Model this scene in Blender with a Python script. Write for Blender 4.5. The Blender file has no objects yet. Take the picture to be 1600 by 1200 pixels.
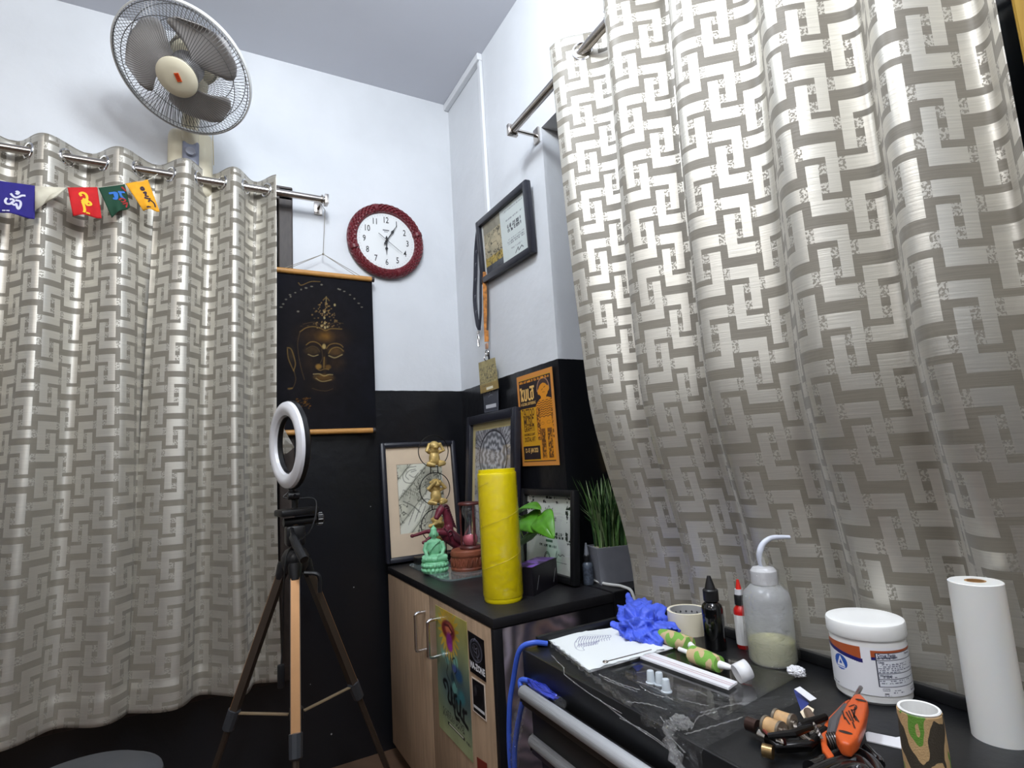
import bpy, bmesh, math, random
import numpy as np
from mathutils import Vector, Matrix, Euler
random.seed(7); rng = np.random.default_rng(7)
pi = math.pi
scene = bpy.context.scene
COL = scene.collection

# ------------------------------------------------------------------ camera
F = 865.418
M = np.array([[0.8770054749692051, -0.47676120365097413, -0.05966700568415721],
              [0.011411619444552164, 0.14481498605393786, -0.9893929425439877],
              [0.4803448467670821, 0.867022130344706, 0.13244415304888416]])
CAM = np.array([-0.92204493, -2.1, 0.99855])
cd = bpy.data.cameras.new('camera'); cam = bpy.data.objects.new('camera', cd); COL.objects.link(cam)
cd.sensor_fit = 'HORIZONTAL'; cd.sensor_width = 36.0; cd.lens = F/1600*36; cd.clip_start = .02
cam.matrix_world = Matrix(((M[0][0], -M[1][0], -M[2][0], CAM[0]), (M[0][1], -M[1][1], -M[2][1], CAM[1]),
                           (M[0][2], -M[1][2], -M[2][2], CAM[2]), (0, 0, 0, 1)))
scene.camera = cam

def P(x, y, ax, v):
    """photo pixel -> world point on the plane ax = v"""
    r = M.T @ np.array([(x-800)/F, (y-600)/F, 1.0]); i = 'xyz'.index(ax)
    return CAM + r*(v-CAM[i])/r[i]

# ------------------------------------------------------------------ light
vs = scene.view_settings
vs.view_transform = 'Standard'; vs.look = 'None'; vs.gamma = 1.0; vs.use_curve_mapping = False
vs.exposure = 0.15
w = bpy.data.worlds.new('world'); scene.world = w; w.use_nodes = True
w.node_tree.nodes['Background'].inputs[0].default_value = (.75, .85, 1, 1)
w.node_tree.nodes['Background'].inputs[1].default_value = .12
def ceiling_lamp(x, y, power, col, r=.10):
    l = bpy.data.lights.new('globe_lamp', 'POINT'); l.shadow_soft_size = r; l.energy = power; l.color = col
    o = bpy.data.objects.new('globe_lamp', l); COL.objects.link(o); o.location = (x, y, 2.40)
ceiling_lamp(-.75, -1.25, 31, (.87, .935, 1))
ceiling_lamp(-.80, -2.35, 43, (.92, .96, 1))
ceiling_lamp(-1.95, -1.45, 9, (1, .90, .78))
ceiling_lamp(-1.85, -2.60, 18, (1, .95, .9))

# ------------------------------------------------------------------ materials
def srgb(c):
    c = np.asarray(c, float)
    return np.where(c <= .04045, c/12.92, ((c+.055)/1.055)**2.4)
def S(r, g, b): return tuple(srgb(np.array([r, g, b])/255.0))
MATS = {}
def mat(name, col, rough=.5, metal=0.0, spec=.5, var=0.0, scale=30, bump=0.0, bscale=60, trans=0.0, alpha=1.0, coat=0.0, emit=0.0, ior=1.45, stretch=None, sheen=0.0, sub=0.0):
    if name in MATS: return MATS[name]
    m = bpy.data.materials.new(name); m.use_nodes = True; nt = m.node_tree; N = nt.nodes; L = nt.links
    b = N['Principled BSDF']
    b.inputs['Base Color'].default_value = (*col, 1); b.inputs['Roughness'].default_value = rough
    b.inputs['Metallic'].default_value = metal; b.inputs['Specular IOR Level'].default_value = spec
    b.inputs['Transmission Weight'].default_value = trans; b.inputs['Alpha'].default_value = alpha
    b.inputs['Coat Weight'].default_value = coat; b.inputs['IOR'].default_value = ior
    if sheen: b.inputs['Sheen Weight'].default_value = sheen
    if sub:
        b.inputs['Subsurface Weight'].default_value = sub; b.inputs['Subsurface Radius'].default_value = (.01, .008, .006)
    if emit:
        b.inputs['Emission Color'].default_value = (*col, 1); b.inputs['Emission Strength'].default_value = emit
    if var or bump:
        tc = N.new('ShaderNodeTexCoord'); mp = N.new('ShaderNodeMapping'); L.new(tc.outputs['Object'], mp.inputs[0])
        if stretch: mp.inputs['Scale'].default_value = stretch
    if var:
        n = N.new('ShaderNodeTexNoise'); n.inputs['Scale'].default_value = scale; n.inputs['Detail'].default_value = 6
        L.new(mp.outputs[0], n.inputs['Vector'])
        r = N.new('ShaderNodeValToRGB'); r.color_ramp.elements[0].position = .3; r.color_ramp.elements[1].position = .7
        c = np.array(col)
        r.color_ramp.elements[0].color = (*np.clip(c*(1-var), 0, 1), 1); r.color_ramp.elements[1].color = (*np.clip(c*(1+var), 0, 1), 1)
        L.new(n.outputs[0], r.inputs[0]); L.new(r.outputs[0], b.inputs['Base Color'])
    if bump:
        n2 = N.new('ShaderNodeTexNoise'); n2.inputs['Scale'].default_value = bscale; n2.inputs['Detail'].default_value = 5
        L.new(mp.outputs[0], n2.inputs['Vector'])
        bp = N.new('ShaderNodeBump'); bp.inputs['Strength'].default_value = bump; bp.inputs['Distance'].default_value = .01
        L.new(n2.outputs[0], bp.inputs['Height']); L.new(bp.outputs[0], b.inputs['Normal'])
    MATS[name] = m
    return m
def attr_mat(name, rough=.5, spec=.4, coat=0.0):
    if name in MATS: return MATS[name]
    m = bpy.data.materials.new(name); m.use_nodes = True; nt = m.node_tree
    a = nt.nodes.new('ShaderNodeAttribute'); a.attribute_name = 'print'
    b = nt.nodes['Principled BSDF']; nt.links.new(a.outputs['Color'], b.inputs['Base Color'])
    b.inputs['Roughness'].default_value = rough; b.inputs['Specular IOR Level'].default_value = spec; b.inputs['Coat Weight'].default_value = coat
    MATS[name] = m
    return m

# ------------------------------------------------------------------ geometry helpers
class Geo:
    def __init__(s): s.v = []; s.f = []; s.n = 0
    def add(s, v, f):
        v = np.asarray(v, float).reshape(-1, 3); s.v.append(v)
        s.f += [tuple(int(i)+s.n for i in q) for q in f]; s.n += len(v); return s
    def box(s, c, d, rot=None, bev=0.0, seg=2):
        d = np.array(d, float)
        if bev > 0:
            bm = bmesh.new(); bmesh.ops.create_cube(bm, size=1.0)
            bmesh.ops.scale(bm, vec=Vector(d), verts=bm.verts)
            bmesh.ops.bevel(bm, geom=list(bm.edges), offset=min(bev, .49*d.min()), segments=seg, profile=.5, affect='EDGES')
            bm.verts.index_update(); v = np.array([x.co[:] for x in bm.verts]); f = [[x.index for x in q.verts] for q in bm.faces]; bm.free()
        else:
            v = np.array([[x, y, z] for x in (-.5, .5) for y in (-.5, .5) for z in (-.5, .5)])*d
            f = [(0, 1, 3, 2), (4, 6, 7, 5), (0, 4, 5, 1), (2, 3, 7, 6), (0, 2, 6, 4), (1, 5, 7, 3)]
        if rot is not None: v = v @ np.array(Euler(rot).to_matrix()).T
        return s.add(v+np.array(c, float), f)
    def box2(s, a, b, bev=0.0):
        a = np.array(a, float); b = np.array(b, float); return s.box((a+b)/2, np.abs(b-a), bev=bev)
    def tube(s, pts, r, seg=10, cap=True, closed=False):
        pts = np.array(pts, float); n = len(pts); r = np.broadcast_to(np.array(r, float), (n,))
        T = np.gradient(pts, axis=0) if not closed else (np.roll(pts, -1, 0)-np.roll(pts, 1, 0))
        T /= np.linalg.norm(T, axis=1, keepdims=True)+1e-12
        up = np.array([0, 0, 1.0]) if abs(T[0][2]) < .9 else np.array([1.0, 0, 0])
        x = np.cross(T[0], up); x /= np.linalg.norm(x); V = []
        for i in range(n):
            x = x-T[i]*np.dot(x, T[i]); x /= np.linalg.norm(x)+1e-12; y = np.cross(T[i], x)
            a = np.arange(seg)*2*pi/seg
            V.append(pts[i]+r[i]*(np.cos(a)[:, None]*x+np.sin(a)[:, None]*y))
        f = []
        m = n if closed else n-1
        for i in range(m):
            j = (i+1) % n
            for k in range(seg): f.append((i*seg+k, i*seg+(k+1) % seg, j*seg+(k+1) % seg, j*seg+k))
        if cap and not closed: f.append(tuple(range(seg))[::-1]); f.append(tuple((n-1)*seg+k for k in range(seg)))
        return s.add(np.concatenate(V), f)
    def cyl(s, a, b, r0, r1=None, seg=24): return s.tube([a, b], [r0, r0 if r1 is None else r1], seg)
    def ring(s, c, n, R, r, seg=40, ts=8):
        c = np.array(c, float); n = np.array(n, float); n /= np.linalg.norm(n)
        u = np.cross(n, [0, 0, 1.0] if abs(n[2]) < .9 else [1.0, 0, 0]); u /= np.linalg.norm(u); w_ = np.cross(n, u)
        a = np.arange(seg)*2*pi/seg
        return s.tube(c+R*(np.cos(a)[:, None]*u+np.sin(a)[:, None]*w_), r, ts, closed=True)
    def lathe(s, prof, c=(0, 0, 0), axis=(0, 0, 1), seg=40, arc=2*pi):
        """prof = [(radius, height)...] around axis at c"""
        ax = np.array(axis, float); ax /= np.linalg.norm(ax)
        u = np.cross(ax, [0, 1.0, 0] if abs(ax[1]) < .9 else [1.0, 0, 0]); u /= np.linalg.norm(u); w_ = np.cross(ax, u)
        full = abs(arc-2*pi) < 1e-6; m = seg if full else seg+1
        a = np.arange(m)*arc/seg; V = []
        for (r, h) in prof: V.append(np.array(c)+h*ax+r*(np.cos(a)[:, None]*u+np.sin(a)[:, None]*w_))
        f = []
        for i in range(len(prof)-1):
            for k in range(seg):
                k2 = (k+1) % m; f.append((i*m+k, i*m+k2, (i+1)*m+k2, (i+1)*m+k))
        return s.add(np.concatenate(V), f)
    def ell(s, c, r, rot=None, seg=16, rings=10):
        r = np.broadcast_to(np.array(r, float), (3,)); V = [(0, 0, -1)]; f = []
        for i in range(1, rings):
            t = -pi/2+pi*i/rings
            for k in range(seg): a = 2*pi*k/seg; V.append((math.cos(t)*math.cos(a), math.cos(t)*math.sin(a), math.sin(t)))
        V.append((0, 0, 1)); last = len(V)-1
        for k in range(seg): f.append((0, 1+(k+1) % seg, 1+k))
        for i in range(rings-2):
            for k in range(seg):
                a = 1+i*seg+k; b = 1+i*seg+(k+1) % seg; f.append((a, b, b+seg, a+seg))
        for k in range(seg): f.append((last, last-seg+k, last-seg+(k+1) % seg))
        V = np.array(V)*r
        if rot is not None: V = V @ np.array(Euler(rot).to_matrix()).T
        return s.add(V+np.array(c, float), f)
    def prism(s, poly, h, frame):
        """poly 2D points extruded by h; frame(u, v, w) -> xyz"""
        n = len(poly); V = [frame(u, v, 0) for u, v in poly]+[frame(u, v, h) for u, v in poly]
        f = [tuple(range(n))[::-1], tuple(range(n, 2*n))]+[(i, (i+1) % n, n+(i+1) % n, n+i) for i in range(n)]
        return s.add(V, f)
    def grid(s, G, double=False):
        G = np.asarray(G, float); a, b = G.shape[:2]
        f = [(i*b+j, i*b+j+1, (i+1)*b+j+1, (i+1)*b+j) for i in range(a-1) for j in range(b-1)]
        return s.add(G.reshape(-1, 3), f)
    def ribbon(s, pts, wd, nrm):
        """flat strip along pts, width wd, lying in the plane of normal nrm"""
        pts = np.array(pts, float); T = np.gradient(pts, axis=0); T /= np.linalg.norm(T, axis=1, keepdims=True)+1e-12
        B = np.cross(np.broadcast_to(np.array(nrm, float), T.shape), T); wd = np.broadcast_to(np.array(wd, float), (len(pts),))[:, None]
        return s.grid(np.stack([pts-B*wd/2, pts+B*wd/2], 1))
    def xf(s, Mx):
        Mx = np.array(Mx); s.v = [v @ Mx[:3, :3].T+Mx[:3, 3] for v in s.v]; return s

ORG = {}
def mesh_of(geo, name, smooth=35):
    V = np.concatenate(geo.v); me = bpy.data.meshes.new(name); me.from_pydata(V.tolist(), [], geo.f); me.update()
    bm = bmesh.new(); bm.from_mesh(me); bmesh.ops.recalc_face_normals(bm, faces=bm.faces); bm.to_mesh(me); bm.free()
    if smooth:
        me.shade_smooth(); me.set_sharp_from_angle(angle=math.radians(smooth))
    return me
def thing(name, label, cat, loc=(0, 0, 0), group=None, rot=None):
    o = bpy.data.objects.new(name, None); COL.objects.link(o); o.location = loc; o.empty_display_size = .02
    if rot is not None: o.rotation_euler = rot
    o['label'] = label; o['category'] = cat
    if group: o['group'] = group
    ORG[o.name] = np.array(loc, float)
    return o
def part(name, geo, m, parent, smooth=35, local=False, label=None, kind=None):
    """mesh child; geometry in world coordinates unless local"""
    org = ORG[parent.name]
    if not local: geo.v = [v-org for v in geo.v]
    o = bpy.data.objects.new(name, mesh_of(geo, name, smooth)); COL.objects.link(o); o.parent = parent
    if m is not None: o.data.materials.append(m)
    if label: o['label'] = label
    if kind: o['kind'] = kind
    ORG[o.name] = np.zeros(3) if local else org
    return o
def single(name, geo, m, label, cat, loc=None, smooth=35, group=None, local=False, rot=None):
    V = np.concatenate(geo.v)
    if not local:
        if loc is None: loc = ((V[:, 0].min()+V[:, 0].max())/2, (V[:, 1].min()+V[:, 1].max())/2, V[:, 2].min())
        geo.v = [v-np.array(loc) for v in geo.v]
    o = bpy.data.objects.new(name, mesh_of(geo, name, smooth)); COL.objects.link(o); o.location = loc
    if rot is not None: o.rotation_euler = rot
    if m is not None: o.data.materials.append(m)
    o['label'] = label; o['category'] = cat
    if group: o['group'] = group
    ORG[o.name] = np.array(loc, float)
    return o
def struct(name, geo, m, smooth=0, loc=None):
    o = bpy.data.objects.new(name, mesh_of(geo, name, smooth)); COL.objects.link(o); o['kind'] = 'structure'
    o.data.materials.append(m); ORG[o.name] = np.zeros(3); return o
def blob(geo, name, voxel, m, parent, smooth_it=4, local=False, label=None):
    """fuse overlapping solids into one continuous skin"""
    org = ORG[parent.name]
    if not local: geo.v = [v-org for v in geo.v]
    o = bpy.data.objects.new(name, mesh_of(geo, name, 0)); COL.objects.link(o)
    r = o.modifiers.new('r', 'REMESH'); r.mode = 'VOXEL'; r.voxel_size = voxel
    if smooth_it: sm = o.modifiers.new('s', 'SMOOTH'); sm.iterations = smooth_it; sm.factor = .5
    dg = bpy.context.evaluated_depsgraph_get(); me = bpy.data.meshes.new_from_object(o.evaluated_get(dg))
    o.modifiers.clear(); o.data = me; me.shade_smooth(); me.materials.clear(); me.materials.append(m); o.parent = parent
    if label: o['label'] = label
    ORG[o.name] = np.zeros(3) if local else org
    return o
def text(s, size, frame, bold=0.0, align='CENTER', sx=1.0, shear=0.0):
    """lettering as flat geometry; frame(u, v) -> xyz"""
    c = bpy.data.curves.new('t', 'FONT'); c.body = s; c.size = size; c.align_x = align; c.align_y = 'CENTER'; c.offset = bold; c.resolution_u = 2; c.shear = shear
    o = bpy.data.objects.new('t', c); me = bpy.data.meshes.new_from_object(o)
    g = Geo()
    if len(me.vertices): g.add([frame(v.co.x*sx, v.co.y) for v in me.vertices], [tuple(p.vertices) for p in me.polygons])
    bpy.data.objects.remove(o); bpy.data.curves.remove(c); bpy.data.meshes.remove(me)
    return g
def join(*gs):
    g = Geo()
    for q in gs:
        if q.n: g.add(np.concatenate(q.v), q.f)
    return g
def printed(name, w_, h_, nu, nv, func, parent, frame, m, thick=0.0):
    """flat printed sheet: func(U, V) (metres, origin bottom-left) -> sRGB 0..1; frame(u, v) -> xyz"""
    u = np.linspace(0, w_, nu); v = np.linspace(0, h_, nv); U, V = np.meshgrid(u, v, indexing='ij')
    C = np.clip(func(U, V), 0, 1)
    G = np.array([[frame(a, b) for b in v] for a in u])
    g = Geo().grid(G); o = part(name, g, m, parent, smooth=0, local=True)
    a = o.data.color_attributes.new('print', 'FLOAT_COLOR', 'POINT')
    rgba = np.ones((nu*nv, 4)); rgba[:, :3] = srgb(C.reshape(-1, 3)); a.data.foreach_set('color', rgba.ravel().astype(np.float32))
    return o
def dist(U, V, pts):
    pts = np.array(pts, float); D = np.full(U.shape, 1e9)
    for a, b in zip(pts[:-1], pts[1:]):
        d = b-a; L2 = d@d+1e-12; t = np.clip(((U-a[0])*d[0]+(V-a[1])*d[1])/L2, 0, 1)
        D = np.minimum(D, np.hypot(U-a[0]-t*d[0], V-a[1]-t*d[1]))
    return D
def stroke(C, U, V, pts, wd, col, soft=.5, op=1.0):
    k = np.clip((wd/2*(1+soft)-dist(U, V, pts))/(wd*soft+1e-9), 0, 1)[..., None]*op
    return C*(1-k)+np.array(col)*k
def fillrect(C, U, V, a, b, c, d, col, op=1.0):
    k = ((U >= a) & (U <= b) & (V >= c) & (V <= d))[..., None]*op
    return C*(1-k)+np.array(col)*k
def fillell(C, U, V, cx, cy, rx, ry, col, soft=.3, op=1.0):
    r = np.hypot((U-cx)/rx, (V-cy)/ry); k = np.clip((1+soft/2-r)/soft, 0, 1)[..., None]*op
    return C*(1-k)+np.array(col)*k
def vnoise(U, V, sc, seed=0):
    r_ = np.random.default_rng(seed); G = r_.random((64, 64)); x = U*sc; y = V*sc
    i = np.floor(x).astype(int); j = np.floor(y).astype(int); fx = x-i; fy = y-j; fx = fx*fx*(3-2*fx); fy = fy*fy*(3-2*fy)
    g = lambda a, b: G[a % 64, b % 64]
    return (g(i, j)*(1-fx)+g(i+1, j)*fx)*(1-fy)+(g(i, j+1)*(1-fx)+g(i+1, j+1)*fx)*fy
def fbm(U, V, sc, seed=0, o=4): return sum(vnoise(U, V, sc*2**k, seed+k)/2**k for k in range(o))/(2-2**(1-o))
def arcpts(cx, cy, rx, ry, a0, a1, n=24):
    a = np.radians(np.linspace(a0, a1, n)); return np.stack([cx+rx*np.cos(a), cy+ry*np.sin(a)], 1)
def spline(pts, n=40):
    pts = np.array(pts, float); t = np.linspace(0, len(pts)-1, n); out = []
    Q = np.vstack([2*pts[0]-pts[1], pts, 2*pts[-1]-pts[-2]])
    for x in t:
        i = min(int(x), len(pts)-2); q = x-i; a, b, c, d = Q[i:i+4]
        out.append(.5*((2*b)+(-a+c)*q+(2*a-5*b+4*c-d)*q*q+(-a+3*b-3*c+d)*q**3))
    return np.array(out)

# ------------------------------------------------------------------ the room
def wall_material():
    m = bpy.data.materials.new('two tone wall paint'); m.use_nodes = True; nt = m.node_tree; N = nt.nodes; L = nt.links; b = N['Principled BSDF']
    tc = N.new('ShaderNodeTexCoord'); sp = N.new('ShaderNodeSeparateXYZ'); L.new(tc.outputs['Object'], sp.inputs[0])
    nz = N.new('ShaderNodeTexNoise'); nz.inputs['Scale'].default_value = 14; nz.inputs['Detail'].default_value = 4; L.new(tc.outputs['Object'], nz.inputs['Vector'])
    ma = N.new('ShaderNodeMath'); ma.operation = 'MULTIPLY_ADD'; ma.inputs[1].default_value = .008; L.new(nz.outputs[0], ma.inputs[0]); L.new(sp.outputs['Z'], ma.inputs[2])
    gt = N.new('ShaderNodeMath'); gt.operation = 'GREATER_THAN'; gt.inputs[1].default_value = 1.291; L.new(ma.outputs[0], gt.inputs[0])
    # faint stains in the white, chips in the black
    n2 = N.new('ShaderNodeTexNoise'); n2.inputs['Scale'].default_value = 3.5; n2.inputs['Detail'].default_value = 8; L.new(tc.outputs['Object'], n2.inputs['Vector'])
    rw = N.new('ShaderNodeValToRGB'); rw.color_ramp.elements[0].position = .3; rw.color_ramp.elements[1].position = .65
    rw.color_ramp.elements[0].color = (*S(205, 208, 212), 1); rw.color_ramp.elements[1].color = (*S(215, 218, 222), 1); L.new(n2.outputs[0], rw.inputs[0])
    vo = N.new('ShaderNodeTexVoronoi'); vo.inputs['Scale'].default_value = 9; L.new(tc.outputs['Object'], vo.inputs['Vector'])
    ch = N.new('ShaderNodeMath'); ch.operation = 'LESS_THAN'; ch.inputs[1].default_value = .028; L.new(vo.outputs['Distance'], ch.inputs[0])
    rb = N.new('ShaderNodeMixRGB'); rb.inputs[1].default_value = (*S(20, 21, 25), 1); rb.inputs[2].default_value = (*S(190, 190, 190), 1); L.new(ch.outputs[0], rb.inputs[0])
    mx = N.new('ShaderNodeMixRGB'); L.new(gt.outputs[0], mx.inputs[0]); L.new(rb.outputs[0], mx.inputs[1]); L.new(rw.outputs[0], mx.inputs[2]); L.new(mx.outputs[0], b.inputs['Base Color'])
    mr = N.new('ShaderNodeMapRange'); mr.inputs['To Min'].default_value = .28; mr.inputs['To Max'].default_value = .5; L.new(gt.outputs[0], mr.inputs[0]); L.new(mr.outputs[0], b.inputs['Roughness'])
    n3 = N.new('ShaderNodeTexNoise'); n3.inputs['Scale'].default_value = 22; n3.inputs['Detail'].default_value = 5; L.new(tc.outputs['Object'], n3.inputs['Vector'])
    bp = N.new('ShaderNodeBump'); bp.inputs['Strength'].default_value = .18; bp.inputs['Distance'].default_value = .01; L.new(n3.outputs[0], bp.inputs['Height']); L.new(bp.outputs[0], b.inputs['Normal'])
    return m
WALL = wall_material()
CEIL = mat('ceiling paint', S(206, 208, 216), .7, var=.02, scale=4)
BROWN = mat('brown floor', S(96, 74, 58), .45, var=.25, scale=8)
DARKWOOD = mat('dark brown frame wood', S(58, 49, 44), .5, var=.25, scale=25, stretch=(4, 4, 1))
GLASS = mat('clear glass', (1, 1, 1), .02, trans=1.0, ior=1.45)
BLACKP = mat('black satin', S(22, 22, 25), .4, var=.15, scale=20)
ZC = 2.57; XL = -3.3; YF = -3.9; T = .35
struct('floor', Geo().box2((XL, YF, -.1), (.8, .1, 0)), BROWN)
struct('ceiling', Geo().box2((XL, YF, ZC), (.8, .1, ZC+.1)), CEIL)
# back wall with a window opening behind the left curtain
WX0, WX1, WZ0, WZ1 = -1.95, -.70, .36, 2.0
g = Geo(); g.box2((XL, 0, 0), (WX0, .2, ZC)); g.box2((WX1, 0, 0), (.8, .2, ZC)); g.box2((WX0, 0, 0), (WX1, .2, WZ0)); g.box2((WX0, 0, WZ1), (WX1, .2, ZC))
struct('wall_back', g, WALL)
# right wall: solid, then a tall recess behind the right curtain
RY0, RY1, RZ = -.73, -1.97, 2.037
g = Geo(); g.box2((0, 0, 0), (T+.1, RY0, ZC)); g.box2((0, RY1, 0), (T+.1, YF, ZC)); g.box2((0, RY0, RZ), (T+.1, RY1, ZC)); g.box2((T+.02, RY0, 0), (T+.1, RY1, .64))
struct('wall_right', g, WALL)
struct('wall_left', Geo().box2((XL-.1, YF, 0), (XL, 0, ZC)), WALL)
struct('wall_front', Geo().box2((XL, YF-.1, 0), (.5, YF, ZC)), WALL)
# windows
def window(name, fr, bars, panes, m):
    f = struct(name, fr, m)
    for b_ in bars: part('glazing_bar', b_, m, f, 0)
    for p_ in panes: part('pane', p_, mat('dark window pane', S(40, 46, 52), .06, spec=.8), f, 0)
    return f
g = Geo(); y0, y1 = -.018, .12; fw = .05
g.box2((WX1-fw+.045, y0, WZ0), (WX1+.045, y1, WZ1+.045), .004); g.box2((WX0-.045, y0, WZ0), (WX0+.005, y1, WZ1+.045), .004)
g.box2((WX0-.045, y0, WZ1-.005), (WX1+.045, y1, WZ1+.05), .004); g.box2((WX0-.045, y0, WZ0-.045), (WX1+.045, y1, WZ0+.005), .004)
xm = (WX0+WX1)/2
window('window_1', g, [Geo().box2((xm-.02, .03, WZ0), (xm+.02, .09, WZ1), .003), Geo().box2((WX0, .03, 1.5), (WX1, .09, 1.54), .003)],
       [Geo().box2((WX0, .055, WZ0), (xm, .065, WZ1)), Geo().box2((xm, .055, WZ0), (WX1, .065, WZ1))], DARKWOOD)
g = Geo(); xa, xb = T-.04, T+.02
PALEWOOD = mat('pale varnished wood', S(206, 180, 120), .45, var=.1, scale=20, stretch=(6, 6, 1))
for a, b_ in ((RY0-.05, RY0), (RY1, RY1+.05)): g.box2((xa, a, .64), (xb, b_, RZ), .004)
g.box2((xa, RY1, RZ-.05), (xb, RY0, RZ), .004); g.box2((xa, RY1, .64), (xb, RY0, .69), .004)
ym = (RY0+RY1)/2
window('window_2', g, [Geo().box2((xa+.01, ym-.02, .66), (xb-.01, ym+.02, RZ-.02), .003)],
       [Geo().box2((T-.012, RY0-.03, .66), (T-.004, ym, RZ-.02)), Geo().box2((T-.012, ym, .66), (T-.004, RY1+.03, RZ-.02))], PALEWOOD)
# far jamb of the recess, varnished wood, seen past the curtain edge
GOLD = mat('yellow varnished wood', S(196, 158, 74), .4, var=.12, scale=18, stretch=(5, 5, 1))
g = Geo(); g.box2((-.035, -1.985, 0), (.0, -1.862, 2.1), .004)
struct('trim_1', g, GOLD)
# dark ledge filling the recess at cabinet height
struct('trim_2', Geo().box2((.002, -.905, 0), (T+.0, RY0-.002, .64), .003), BLACKP)
# cable duct in the corner under the ceiling and the duct running down from it
DUCT = mat('white pvc duct', S(218, 220, 223), .4)
def bx(a, b_, r_): return Geo().box2(a, b_, r_)
pA = P(748, 90, 'x', -.01)
struct('trim_3', Geo().box2((-.022, pA[1]-.01, ZC-.03), (-.0005, -.002, ZC-.0005), .003), DUCT)
g = Geo().box2((-.014, pA[1]-.010, 1.9), (-.0005, pA[1]+.012, ZC-.0305), .003)
struct('trim_4', g, DUCT)

# ------------------------------------------------------------------ patterned curtains
def curtain_material():
    m = bpy.data.materials.new('greek key jacquard'); m.use_nodes = True; nt = m.node_tree; N = nt.nodes; L = nt.links; b = N['Principled BSDF']
    def math_(op, a, b_=None, c=None):
        n = N.new('ShaderNodeMath'); n.operation = op
        for i, x in enumerate((a, b_, c)):
            if x is None: continue
            if isinstance(x, (int, float)): n.inputs[i].default_value = x
            else: L.new(x, n.inputs[i])
        return n.outputs[0]
    uv = N.new('ShaderNodeUVMap'); uv.uv_map = 'cloth'; sp = N.new('ShaderNodeSeparateXYZ'); L.new(uv.outputs[0], sp.inputs[0])
    p = math_('MULTIPLY', math_('FRACT', math_('DIVIDE', sp.outputs[0], .120)), 20.0)
    q = math_('MULTIPLY', math_('FRACT', math_('DIVIDE', math_('MULTIPLY', sp.outputs[1], -1.0), .131)), 10.0)
    def rect(a, b_, c, d):
        x = math_('LESS_THAN', math_('ABSOLUTE', math_('SUBTRACT', p, (a+b_)/2)), (b_-a)/2)
        y = math_('LESS_THAN', math_('ABSOLUTE', math_('SUBTRACT', q, (c+d)/2)), (d-c)/2)
        return math_('MULTIPLY', x, y)
    R_ = [(0, 3, 0, 6.1), (0, 10, 0, 1.7), (5, 8, 2.5, 8.6), (0, 8, 6.9, 8.6), (18, 20, 6.9, 8.6),
          (15, 18, 5, 10), (15, 18, 0, 1.1), (8, 18, 5, 6.7), (10, 13, 7.5, 10), (10, 13, 0, 3.6), (10, 20, 1.9, 3.6)]
    H_ = [(3, 5, 2.5, 3.8), (3, 5, 4.8, 6.1), (13, 15, 7.5, 8.8), (13, 15, 9.8, 10), (13, 15, 0, 1.1),
          (8.2, 10, 0, 1.7), (18, 19.8, 6.9, 8.6), (8.2, 10, 5, 6.7), (18.2, 20, 1.9, 3.6)]
    def union(Q):
        o = rect(*Q[0])
        for k in Q[1:]: o = math_('MAXIMUM', o, rect(*k))
        return o
    full = union(R_); half = union(H_)
    mp = N.new('ShaderNodeMapping'); L.new(uv.outputs[0], mp.inputs[0]); mp.inputs['Scale'].default_value = (260, 260, 1)
    nz = N.new('ShaderNodeTexNoise'); nz.inputs['Scale'].default_value = 1; nz.inputs['Detail'].default_value = 2; L.new(mp.outputs[0], nz.inputs['Vector'])
    speck = math_('GREATER_THAN', nz.outputs[0], .5)
    halfv = math_('MULTIPLY_ADD', speck, .75, .12)
    mask = math_('ADD', math_('MULTIPLY', full, math_('SUBTRACT', 1.0, half)), math_('MULTIPLY', half, halfv))
    # horizontal slub of the weave
    m2 = N.new('ShaderNodeMapping'); L.new(uv.outputs[0], m2.inputs[0]); m2.inputs['Scale'].default_value = (14, 420, 1)
    sl = N.new('ShaderNodeTexNoise'); sl.inputs['Scale'].default_value = 1; sl.inputs['Detail'].default_value = 4; L.new(m2.outputs[0], sl.inputs['Vector'])
    slc = math_('MULTIPLY_ADD', sl.outputs[0], .5, .75)
    mx = N.new('ShaderNodeMixRGB'); L.new(mask, mx.inputs[0]); mx.inputs[1].default_value = (*S(124, 118, 106), 1); mx.inputs[2].default_value = (*S(202, 198, 188), 1)
    ml = N.new('ShaderNodeMixRGB'); ml.blend_type = 'MULTIPLY'; ml.inputs[0].default_value = .8; L.new(mx.outputs[0], ml.inputs[1]); L.new(slc, ml.inputs[2]); L.new(ml.outputs[0], b.inputs['Base Color'])
    mr = N.new('ShaderNodeMapRange'); mr.inputs['To Min'].default_value = .55; mr.inputs['To Max'].default_value = .50; L.new(mask, mr.inputs[0]); L.new(mr.outputs[0], b.inputs['Roughness'])
    mm = N.new('ShaderNodeMapRange'); mm.inputs['To Min'].default_value = .0; mm.inputs['To Max'].default_value = .78; L.new(mask, mm.inputs[0]); L.new(mm.outputs[0], b.inputs['Metallic'])
    h = math_('ADD', math_('MULTIPLY', mask, .25), math_('MULTIPLY', sl.outputs[0], .55))
    bp = N.new('ShaderNodeBump'); bp.inputs['Strength'].default_value = .35; bp.inputs['Distance'].default_value = .0015; L.new(h, bp.inputs['Height']); L.new(bp.outputs[0], b.inputs['Normal'])
    b.inputs['Sheen Weight'].default_value = .15
    return m
CURT = curtain_material()
STEEL = mat('brushed steel', S(196, 190, 184), .22, metal=1.0, var=.06, scale=40)
CHROME = mat('chrome', S(222, 222, 224), .1, metal=1.0)

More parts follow.
